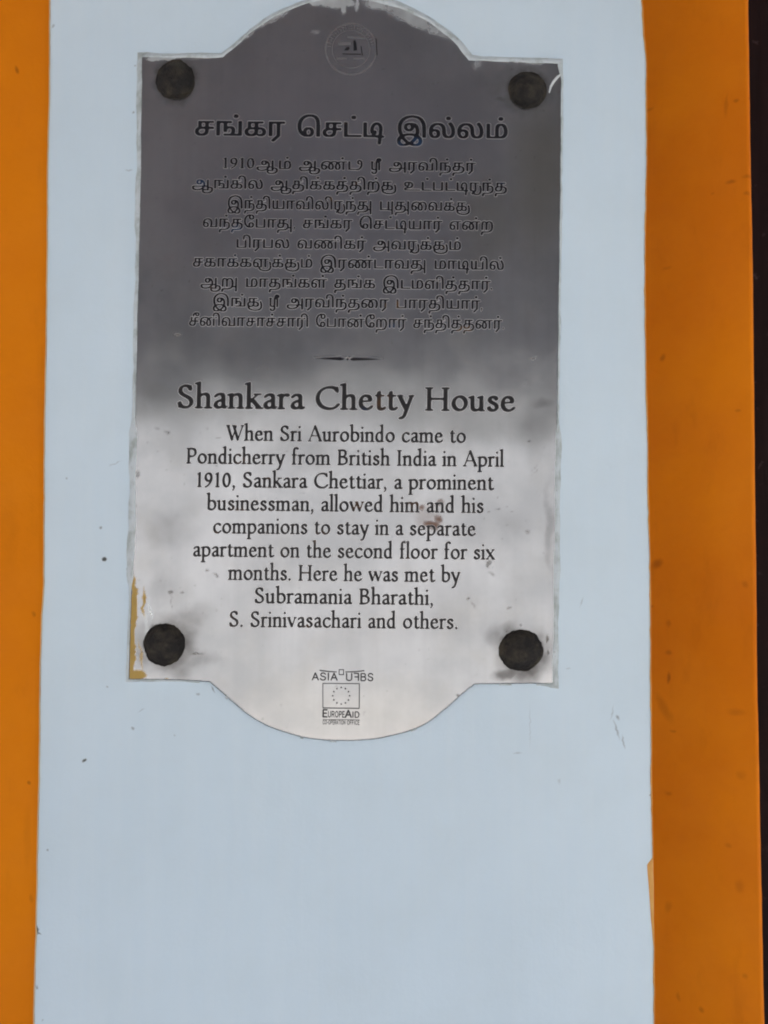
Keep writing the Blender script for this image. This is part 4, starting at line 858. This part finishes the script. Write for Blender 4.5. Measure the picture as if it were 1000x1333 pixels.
ochre_paint = mx([pb(173, 790, 5.2, 46, 1.5, .72, 1, PV2), pb(172, 845, 4, 46, 1.5, .7, 1, PV2), pb(187, 783, 2.6, 22, -3, .5, 1, PV2), pb(177, 880, 15, 8, 0, .7, 1, PV2), pb(169, 866, 5, 22, 0, .7, .9, PV2), pb(218, 885, 6, 2.6, 0, .5, .7, PV2), pb(183, 855, 2, 28, -8, .3, .6, PV2)])
white_paint_sheen = mx([pb(541, 26, 78, 11, 24, .45, .62, PV2), pb(505, 8, 40, 11, 12, .5, .75, PV2), pb(430, 2, 40, 9, 3, .6, .8, PV2), pb(448, 6, 5, 15, 0, .4, .8, PV2), pb(464, 4, 4, 12, 0, .4, .7, PV2), pb(355, 22, 36, 8, -32, .55, .6, PV2), pb(320, 46, 30, 6, -40, .5, .6, PV2),  # edge paint and drips; the top right arc smear is a painted reflection
                        pb(222, 72, 26, 6.5, 1, .5, .85, PV2), pb(206, 75, 22, 6, 0, .5, .85, PV2), pb(255, 73, 22, 6, 0, .3, .5, PV2), pb(412, 42, 11, 4, -5, .1, .35, PV2), pb(683, 80, 38, 5, 1, .4, .65, PV2), pb(622, 82, 9, 11, 30, .2, .4, PV2),
                        pb(687, 83, 8, 3.6, 0, .3, .5, PV2), pb(688, 93, 4, 3, 0, .2, .35, PV2), pb(600, 58, 15, 4, 50, .4, .6, PV2), pb(378, 193, 3, 3, 0, .1, .3, PV2), pb(195, 795, 2.2, 28, -4, .3, .5, PV2), pb(189, 808, 3.5, 30, -6, .3, .35, PV2)])
ring = mx([pb(228.5, 104, 34, 34, 0, .55, .95, PV2), pb(686.5, 117, 34, 33, 0, .55, .95, PV2), pb(214, 839, 32, 32, 0, .7, .95, PV2), pb(679, 848, 33, 31, 0, .72, .95, PV2)])
grime = np.clip(grime * (0.24 + 1.1 * fbm(QX, QY, 22, 77)), 0, 1) 
grime = np.maximum(grime, ring)
white_paint_sheen = np.clip(white_paint_sheen * (0.25 + 0.95 * fbm(QX, QY, 14, 88)), 0, 1)
specks = np.clip((fbm(QX, QY, 6, 120, 2) - 0.86) * 9, 0, .5) * np.clip((fbm(QX, QY, 60, 130) - .35) * 3, 0, 1)
spots = np.maximum(spots, specks * .4)

p = NT('worn_steel')
def attr(name):
    x = p.n('ShaderNodeAttribute'); x.attribute_name = name
    return x.outputs['Fac']
cloud = p.noise(8.0, 5, 0.62); cloud2 = p.noise(24.0, 4, 0.6); streak = p.noise(120.0, 3, 0.6, stretch=(1, 1, 0.03))
a_v, a_o, a_g, a_s, a_r, a_y, a_w = [attr(q) for q in ('violet', 'olive', 'grime', 'spots', 'rust', 'ochre', 'paint_sheen')]
col = p.mix(p.ramp(cloud, 0.34, 0.66), STEEL_A, STEEL_B)
col = p.mix(p.ramp(cloud2, 0.45, 0.8, 0, 0.30), col, (0.30, 0.29, 0.27))
streak2 = p.noise(38.0, 3, 0.6, stretch=(1, 1, 0.10))
col = p.mix(p.ramp(streak2, 0.42, 0.72, 0, 0.16), col, (0.24, 0.25, 0.265))
col = p.mix(p.ramp(streak, 0.4, 0.75, 0, 0.22), col, (0.27, 0.275, 0.28))
col = p.mix(a_v, col, VIOLET)
col = p.mix(a_o, col, (0.24, 0.235, 0.20))
col = p.mix(a_g, col, (0.075, 0.073, 0.072))
col = p.mix(a_s, col, (0.07, 0.065, 0.055))
col = p.mix(a_r, col, (0.13, 0.060, 0.035))
col = p.mix(a_w, col, (0.60, 0.66, 0.68))
col = p.mix(a_y, col, p.mix(p.noise(70.0, 4, 0.6), (0.32, 0.20, 0.03), (0.42, 0.28, 0.06)))
coat = p.math('MAXIMUM', a_y, a_w)
dirt = p.math('MAXIMUM', p.math('MULTIPLY', a_g, 0.30), p.math('MAXIMUM', p.math('MAXIMUM', a_s, a_r), coat))
metal = p.math('SUBTRACT', 1.0, p.math('MULTIPLY', dirt, 0.9))
rough = p.math('ADD', p.ramp(cloud2, 0.3, 0.75, STEEL_R[0], STEEL_R[1]), p.math('MULTIPLY', dirt, 0.35))
nrm = p.bump(p.noise(5.0, 2, 0.5), 1.0, PLATE_WAVE)
nrm = p.bump(p.math('ADD', p.math('MULTIPLY', streak, 0.6), cloud2), 0.03, 0.001, nrm)
p.out(col, rough, metal, normal=nrm)
me = mesh('steel_plate', V, F)
for nm, val in (('violet', violet), ('olive', olive), ('grime', grime), ('spots', spots), ('rust', np.maximum(rust, halo)), ('ochre', ochre_paint), ('paint_sheen', white_paint_sheen)):
    at = me.attributes.new(nm, 'FLOAT', 'POINT')
    full = np.zeros(len(V), np.float32); full[off:] = np.clip(val, 0, 1)
    at.data.foreach_set('value', full)
link('steel_plate', me, [p.m], plq)

# paint and filler built up along the edge of the plate
def bead_w(x, y):
    """(inner, outer) width in px of the built-up paint at an edge position"""
    if y < 300 and x < 200: return 1.0, 5.5
    if x < 200: return (0.9, 4.2) if y < 560 else (3.4, 6.5) if y < 760 else (0.5, 3.0)
    if y < 75 and x < 290: return 3.4, 3.0
    if y < 85 and x < 455: return 2.2, 2.8
    if y < 85 and x < 615: return 4.2, 3.6
    if y < 95: return 4.2, 2.4
    if x > 715: return (0.4, 2.6) if y < 560 else (2.4, 5.0)
    return 0.5, 2.4
bi = [bead_w(*q)[0] * (1 + .55 * wob(i * .22, 9, 5)) for i, q in enumerate(D)]
bo = [bead_w(*q)[1] * (1 + .40 * wob(i * .17, 4, 5)) for i, q in enumerate(D)]
for A in (bi, bo):
    for _ in range(3):
        A[:] = [(A[i - 1] + A[i] * 2 + A[(i + 1) % nD]) / 4 for i in range(nD)]
layers = [(inset(D, lambda i: bi[i]), YF - 0.00005), (inset(D, lambda i: bi[i] * .55), YF - 0.0005), (inset(D, 0.0), YF - 0.0006), (inset(D, lambda i: -bo[i] * .45), YF * .62), (inset(D, lambda i: -bo[i] * .8), YF * .2), (inset(D, lambda i: -bo[i]), 0.0004)]
V, F = [], []
for poly, y in layers:
    V += [L3(a, b, y) for a, b in poly]
for k in range(len(layers) - 1):
    for i in range(nD):
        j = (i + 1) % nD
        if D[i][1] > 882 and 262 < D[i][0] < 700 and wob(i * .19, 12) > -.55: continue      # bare lower edge, open joint
        F.append((k * nD + i, k * nD + j, (k + 1) * nD + j, (k + 1) * nD + i))
b = NT('edge_paint')
bc = b.mix(b.ramp(b.noise(60.0, 4, 0.6), 0.4, 0.72), (0.55, 0.62, 0.66), (0.34, 0.39, 0.39))
bc = b.mix(b.ramp(b.noise(130.0, 4, 0.7), 0.64, 0.74, 0, .7), bc, (0.12, 0.13, 0.12))
b.out(bc, 0.42, spec=0.4, normal=b.bump(b.noise(120.0, 4, .6), 0.35, 0.002))
bme = mesh('paint_bead', V, F, True)
bm = bmesh.new(); bm.from_mesh(bme)
bmesh.ops.recalc_face_normals(bm, faces=bm.faces)
if sum(f.normal.y * f.calc_area() for f in bm.faces) > 0: bmesh.ops.reverse_faces(bm, faces=bm.faces)
bm.to_mesh(bme); bm.free()
link('paint_bead', bme, [b.m], plq)

# streak of white paint at the top right corner
path = [(715, 121), (717, 113), (721, 106), (726, 100), (731, 96)]
V, F = [], []
for i, (a, c) in enumerate(path):
    q = L3(a, c, YF); wd = (0.9, 1.7, 1.9, 1.8, 1.0)[i] * PXM
    nrm2 = Vector((.75, 0, -.62))
    V += [q - nrm2 * wd, q + Vector((0, -.0007, 0)), q + nrm2 * wd]
for i in range(4):
    for k in range(2):
        F.append((i * 3 + k, i * 3 + k + 1, i * 3 + k + 4, i * 3 + k + 3))
ws = NT('white_smear'); ws.out(ws.mix(ws.noise(200.0), (.7, .75, .78), (.55, .6, .62)), .5)
sme = mesh('paint_streak', V, F, True)
bm = bmesh.new(); bm.from_mesh(sme)
fl = [f for f in bm.faces if f.normal.y > 0]
if fl: bmesh.ops.reverse_faces(bm, faces=fl)
bm.to_mesh(sme); bm.free()
link('paint_streak', sme, [ws.m], plq)

# fixings: low domed heads caked with grime
bolt_m = NT('grimy_bolt')
bn = bolt_m.noise(70.0, 4, 0.6); bn2 = bolt_m.noise(260.0, 4, 0.65)
bc = bolt_m.mix(bolt_m.ramp(bn, 0.38, 0.75), (0.014, 0.0135, 0.014), (0.056, 0.049, 0.037))
bolt_m.out(bc, 0.72, spec=0.25, normal=bolt_m.bump(bolt_m.math('ADD', bn, bolt_m.math('MULTIPLY', bn2, .5)), 0.8, 0.005))
for si, (cx, cy, rad, sq) in enumerate([(228.5, 104, 23.5, 1.0), (686.5, 117, 22.5, .98), (214, 839, 25, 1.0), (678.5, 847, 26, .95)]):
    V, F = [], []
    prof = [(1.12, .0001), (1.0, -.0010), (.95, -.0028), (.86, -.0050), (.70, -.0074), (.5, -.0090), (.25, -.0099)]
    ns = 80
    for rr, yy in prof:
        for k in range(ns):
            a = 2 * math.pi * k / ns
            q = rad * rr * (1 + (.05 * wob(math.cos(a) * 2.3 + math.sin(a) * 1.7, si * 2.7 + 1, 5)) + .02 * wob(a * 0 + math.sin(a) * 6 + math.cos(a) * 5, si, 4) * rr)
            V.append(L3(cx + q * math.cos(a), cy + q * sq * math.sin(a), YF + yy + .0004 * wob(3 * math.cos(a) + rr * 4, si + .4)))
    V.append(L3(cx, cy, YF - .0101))
    for k in range(len(prof) - 1):
        for i in range(ns):
            j = (i + 1) % ns
            F.append((k * ns + i, k * ns + j, (k + 1) * ns + j, (k + 1) * ns + i))
    F += [((len(prof) - 1) * ns + i, (len(prof) - 1) * ns + (i + 1) % ns, len(V) - 1) for i in range(ns)]
    me = mesh('bolt', V, F, True)
    bm = bmesh.new(); bm.from_mesh(me); bmesh.ops.recalc_face_normals(bm, faces=bm.faces)
    if sum(f.normal.y for f in bm.faces) > 0: bmesh.ops.reverse_faces(bm, faces=bm.faces)
    bm.to_mesh(me); bm.free()
    link('bolt', me, [bolt_m.m], plq)

# ------------------------------------------------------------------ inscription
ink = NT('engraving_ink')
i1 = ink.noise(30.0, 2, 0.5); i2 = ink.noise(41.0, 2, 0.5)
ic = ink.mix(ink.ramp(i1, .64, .74, 0, .45), (0.012, 0.012, 0.014), (0.012, 0.040, 0.110))
ic = ink.mix(ink.ramp(i2, .64, .74, 0, .45), ic, (0.095, 0.042, 0.012))
ink.out(ic, 0.5, spec=0.25)
worn = NT('worn_engraving_ink')
j1 = worn.noise(34.0, 2, 0.5); j2 = worn.noise(47.0, 2, 0.5); j3 = worn.noise(60.0, 3)
jc = worn.mix(j3, (0.006, 0.006, 0.009), (0.018, 0.019, 0.024))
jc = worn.mix(worn.ramp(j1, .66, .76, 0, .4), jc, (0.02, 0.07, 0.17))
jc = worn.mix(worn.ramp(j2, .68, .76, 0, .5), jc, (0.14, 0.07, 0.02))
worn.out(jc, 0.5, spec=0.12)
burr = NT('engraved_edge')
burr.out(burr.mix(burr.noise(80.0, 3), (0.36, 0.36, 0.37), (0.55, 0.55, 0.56)), 0.30, 1.0)

BT = (0.06, 0.20, 0.40, 0.00011, 0.00002)      # tamil: pronounced burr
BTT = (0.06, 0.20, 0.42, 0.00013, 0.00002)
BR = (0.14, 0.26, 0.40, 0.00005, 0.00002)      # roman: nearly flush
def tl(text, a, c, y, em=21.0, pre=()):
    text_block('inscription_line', list(pre) + [('tamil', text, a, c, y, em)], [burr.m, worn.m], plq, YF, ORG, BT)
th = text_block('inscription_heading', [('tamil', 'சங்கர ெசட்8 இல்லம்', 254, 655, 178, 35.0)], [burr.m, worn.m], plq, YF, ORG, BTT)
tag(th, 'large worn Tamil heading')
tl('ஆம் ஆண்7 9 அரவிந்தர்', 334, 615, 221, 20.5, [('roman', '1910', 291, 331, 220.5, 23.5, (1.0, 1.5))])
tl('ஆங்கில ஆதிக்கத்திற்1 உட்பட்82ந்த', 250, 660, 247)
tl('இந்தியாவிலி2ந்4 54ைவக்1', 296, 612, 273)
tl('வந்தேபா4, சங்கர ெசட்8யார் என்ற', 264, 642, 297.5)
tl('பிரபல வணிகர் அவ2க்1ம்', 308, 597, 324)
tl('சகாக்க3க்1ம் இரண்டாவ4 மா8யில்', 251, 653, 349)
tl('ஆ6 மாதங்கள் தங்க இடமளித்தார்.', 261, 641, 375)
tl('இங்1 9 அரவிந்தைர பாரதியார்,', 277, 628, 400.5)
tl('சீனிவாசாச்சாரி ேபான்ேறார் சந்தித்தனர்.', 246, 656, 426)
def rl(name, text, a, c, y, em):
    return text_block(name, [('roman', text, a, c, y, em)], [burr.m, ink.m], plq, YF, ORG, BR)
tag(rl('inscription_heading', 'Shankara Chetty House', 232, 670, 533.5, 48.0), 'large black English heading')
for text, a, c, y in [('When Sri Aurobindo came to', 295, 606, 575), ('Pondicherry from British India in April', 243, 656, 605.5), ('1910, Sankara Chettiar, a prominent', 257, 643, 636), ('businessman, allowed him and his', 269, 629, 666),
                      ('companions to stay in a separate', 278, 619, 696), ('apartment on the second floor for six', 252, 644, 726.5), ('months. Here he was met by', 297, 599, 756.5), ('Subramania Bharathi,', 332, 563, 786.5), ('S. Srinivasachari and others.', 299, 595, 817.5)]:
    rl('inscription_line', text, a, c, y, 31.5)

# flat engraved shapes: closed strips and bars
class Flat:
    def __init__(s): s.V = []; s.F = []
    def poly(s, pts, dy=0.00003):
        a = len(s.V); s.V += [L3(x, y, YF - dy) for x, y in pts]
        s.F += [tuple(a + q for q in t) for t in tessellate_polygon([[Vector((x, -y, 0)) for x, y in pts]])]
    def bar(s, x0, y0, x1, y1, w, dy=0.00003):
        d = Vector((x1 - x0, y1 - y0)).normalized() * w / 2
        s.poly([(x0 - d.y, y0 + d.x), (x1 - d.y, y1 + d.x), (x1 + d.y, y1 - d.x), (x0 + d.y, y0 - d.x)], dy)
    def ring(s, cx, cy, r, w, n=64, a0=0, a1=360, dy=0.00003, seed=0.0):
        for k in range(n):
            t0, t1 = [math.radians(a0 + (a1 - a0) * q / n) for q in (k, k + 1)]
            wa, wb_ = [w * (1 + .35 * wob(q * 5, seed)) / 2 for q in (t0, t1)]
            s.poly([(cx + (r - wa) * math.cos(t0), cy + (r - wa) * math.sin(t0)), (cx + (r - wb_) * math.cos(t1), cy + (r - wb_) * math.sin(t1)),
                    (cx + (r + wb_) * math.cos(t1), cy + (r + wb_) * math.sin(t1)), (cx + (r + wa) * math.cos(t0), cy + (r + wa) * math.sin(t0))], dy)
    def disc(s, cx, cy, r, n=14, dy=0.00003):
        s.poly([(cx + r * math.cos(6.2832 * k / n), cy + r * math.sin(6.2832 * k / n)) for k in range(n)], dy)
    def build(s, name, mat, parent=plq):
        me = mesh(name, s.V, s.F)
        bm = bmesh.new(); bm.from_mesh(me)
        fl = [f for f in bm.faces if f.normal.y > 0]
        if fl: bmesh.ops.reverse_faces(bm, faces=fl)
        bm.to_mesh(me); bm.free()
        return link(name, me, [mat], parent)

# dividing ornament: two long tapering blades and a small lozenge, with a raised upper edge
f = Flat()
f.poly([(407, 466), (425, 465.2), (443, 464.4), (446.5, 465.8), (449, 467), (447, 468.2), (443, 469), (425, 467.8)])
f.poly([(500, 467.4), (480, 466), (460, 465), (456.5, 466.2), (455, 467.3), (457, 468.6), (460, 469.4), (480, 468.6)])
f.poly([(450.2, 467), (452.3, 465), (454.4, 467.2), (452.3, 469.4)], 0.00004)
rule = f.build('divider_ornament', worn.m)
def lip(pts, wd, hgt):
    V, F = [], []
    for x, y in pts:
        V += [L3(x, y + wd, YF - .00002), L3(x, y, YF - hgt), L3(x, y - wd * .5, YF - .00002)]
    for i in range(len(pts) - 1):
        for k in range(2):
            F.append((i * 3 + k, i * 3 + k + 1, i * 3 + k + 4, i * 3 + k + 3))
    me = mesh('ornament_edge', V, F)
    bm = bmesh.new(); bm.from_mesh(me)
    fl = [q for q in bm.faces if q.normal.y > 0]
    if fl: bmesh.ops.reverse_faces(bm, faces=fl)
    bm.to_mesh(me); bm.free()
    return link('ornament_edge', me, [burr.m], rule)
lip([(408, 465), (425, 464), (443, 463.2), (446.5, 464.8), (450, 466), (452.3, 464.6), (455, 466.2), (457, 465), (460, 463.8), (480, 464.8), (499, 466.4)], 1.5, .0006)

# emblem at the top: worn round seal
seal = NT('worn_seal_line')
seal.out(seal.mix(seal.noise(50.0, 3), (0.30, 0.30, 0.31), (0.42, 0.42, 0.43)), 0.32, 1.0)
f = Flat()
f.ring(457, 64, 33, 2.2, 72, -20, 340, seed=1.0); f.ring(457, 64, 24.5, 1.0, 60, seed=2.0)
for k in range(22):                                      # worn lettering round the rim
    a = math.radians(180 + 8 + k * 7.6); ln = 4.2 + 1.2 * math.sin(k * 2.3)
    c, s_ = math.cos(a), math.sin(a)
    f.bar(457 + 26.6 * c, 64 + 26.6 * s_, 457 + (26.6 + ln) * c, 64 + (26.6 + ln) * s_, 1.3)
    if k % 3: f.bar(457 + 28.5 * c, 64 + 28.5 * s_, 457 + 28.5 * math.cos(a + .07), 64 + 28.5 * math.sin(a + .07), 1.0)
f.bar(440, 57, 457, 56.4, 4.0); f.bar(438, 76, 452, 76.6, 2.4); f.bar(460, 76.4, 474, 76.2, 1.6); f.bar(452, 48, 476, 49.5, 2.6)
sl = f.build('round_seal', seal.m)
f = Flat()
f.poly([(460, 53), (462.5, 51.5), (464, 56), (465, 65), (460.2, 66)], .00006)
f.poly([(448, 65.2), (451, 61.5), (454.5, 60.4), (455.5, 63), (453, 65.5)], .00006)
f.bar(446, 70, 470, 70.4, 1.2, .00006); f.bar(489.6, 50, 490.8, 72, 1.3, .00006); f.bar(470, 60, 472, 72, 1.2, .00006)
f.build('seal_device', worn.m, sl)

# funding mark at the foot of the plate
text_block('funder_wordmark', [('sans', 'ASIA', 406.5, 439, 886, 15.4), ('sans', 'UQBS', 451, 485.5, 886.3, 15.6)], [ink.m, ink.m], plq, YF, ORG, BR)
f = Flat()
f.poly([(416, 872.0), (428, 873.4), (438.5, 874.2), (438.5, 875.4), (428, 874.9), (416, 873.4)])
f.poly([(449.5, 874.2), (462, 873.8), (474.5, 872.4), (474.5, 873.8), (462, 875.3), (449.5, 875.4)])
for x0, y0, x1, y1 in [(441, 871.8, 448, 871.8), (441, 878.2, 448, 878.2), (441.6, 872.3, 441.6, 877.7), (447.4, 872.3, 447.4, 877.7)]: f.bar(x0, y0, x1, y1, 1.1)
f.build('wordmark_roof', ink.m)
f = Flat()
f.bar(420, 889.6, 468.6, 890.0, 1.1); f.bar(420, 921.6, 468.2, 922.2, 1.3); f.bar(420.4, 890.3, 420.4, 921, 1.0); f.bar(468.0, 890.7, 467.8, 921.4, 1.2)
f.build('flag_frame', ink.m)
f = Flat()
for k in range(12):
    a = 2 * math.pi * k / 12; cx, cy = 444.2 + 11 * math.sin(a), 905.8 - 10.8 * math.cos(a)
    f.poly([(cx + (1.65 if q % 2 == 0 else .7) * math.sin(q * math.pi / 5), cy - (1.65 if q % 2 == 0 else .7) * math.cos(q * math.pi / 5)) for q in range(10)])
f.build('star_ring', ink.m)
BOLD = (0.06, 0.12, 0.20, 0.00005, 0.00002)
text_block('funder_wordmark', [('sans', 'E', 420.3, 426.0, 934, 15.5), ('sans', 'UROPE', 427.2, 448.6, 934, 12.2), ('sans', 'A', 449.4, 457.6, 934.2, 15.5), ('sans', 'ID', 459.2, 467.6, 934.2, 12.2)], [ink.m, ink.m], plq, YF, ORG, BOLD)
text_block('funder_wordmark', [('sans', 'CO-OPERATION', 420.3, 449.5, 943.2, 8.6), ('sans', 'OFFICE', 452, 468, 943.4, 8.6)], [ink.m, ink.m], plq, YF, ORG, BOLD)
f = Flat(); f.bar(420.2, 936.6, 468.2, 937.0, .7); f.build('wordmark_rule', ink.m)
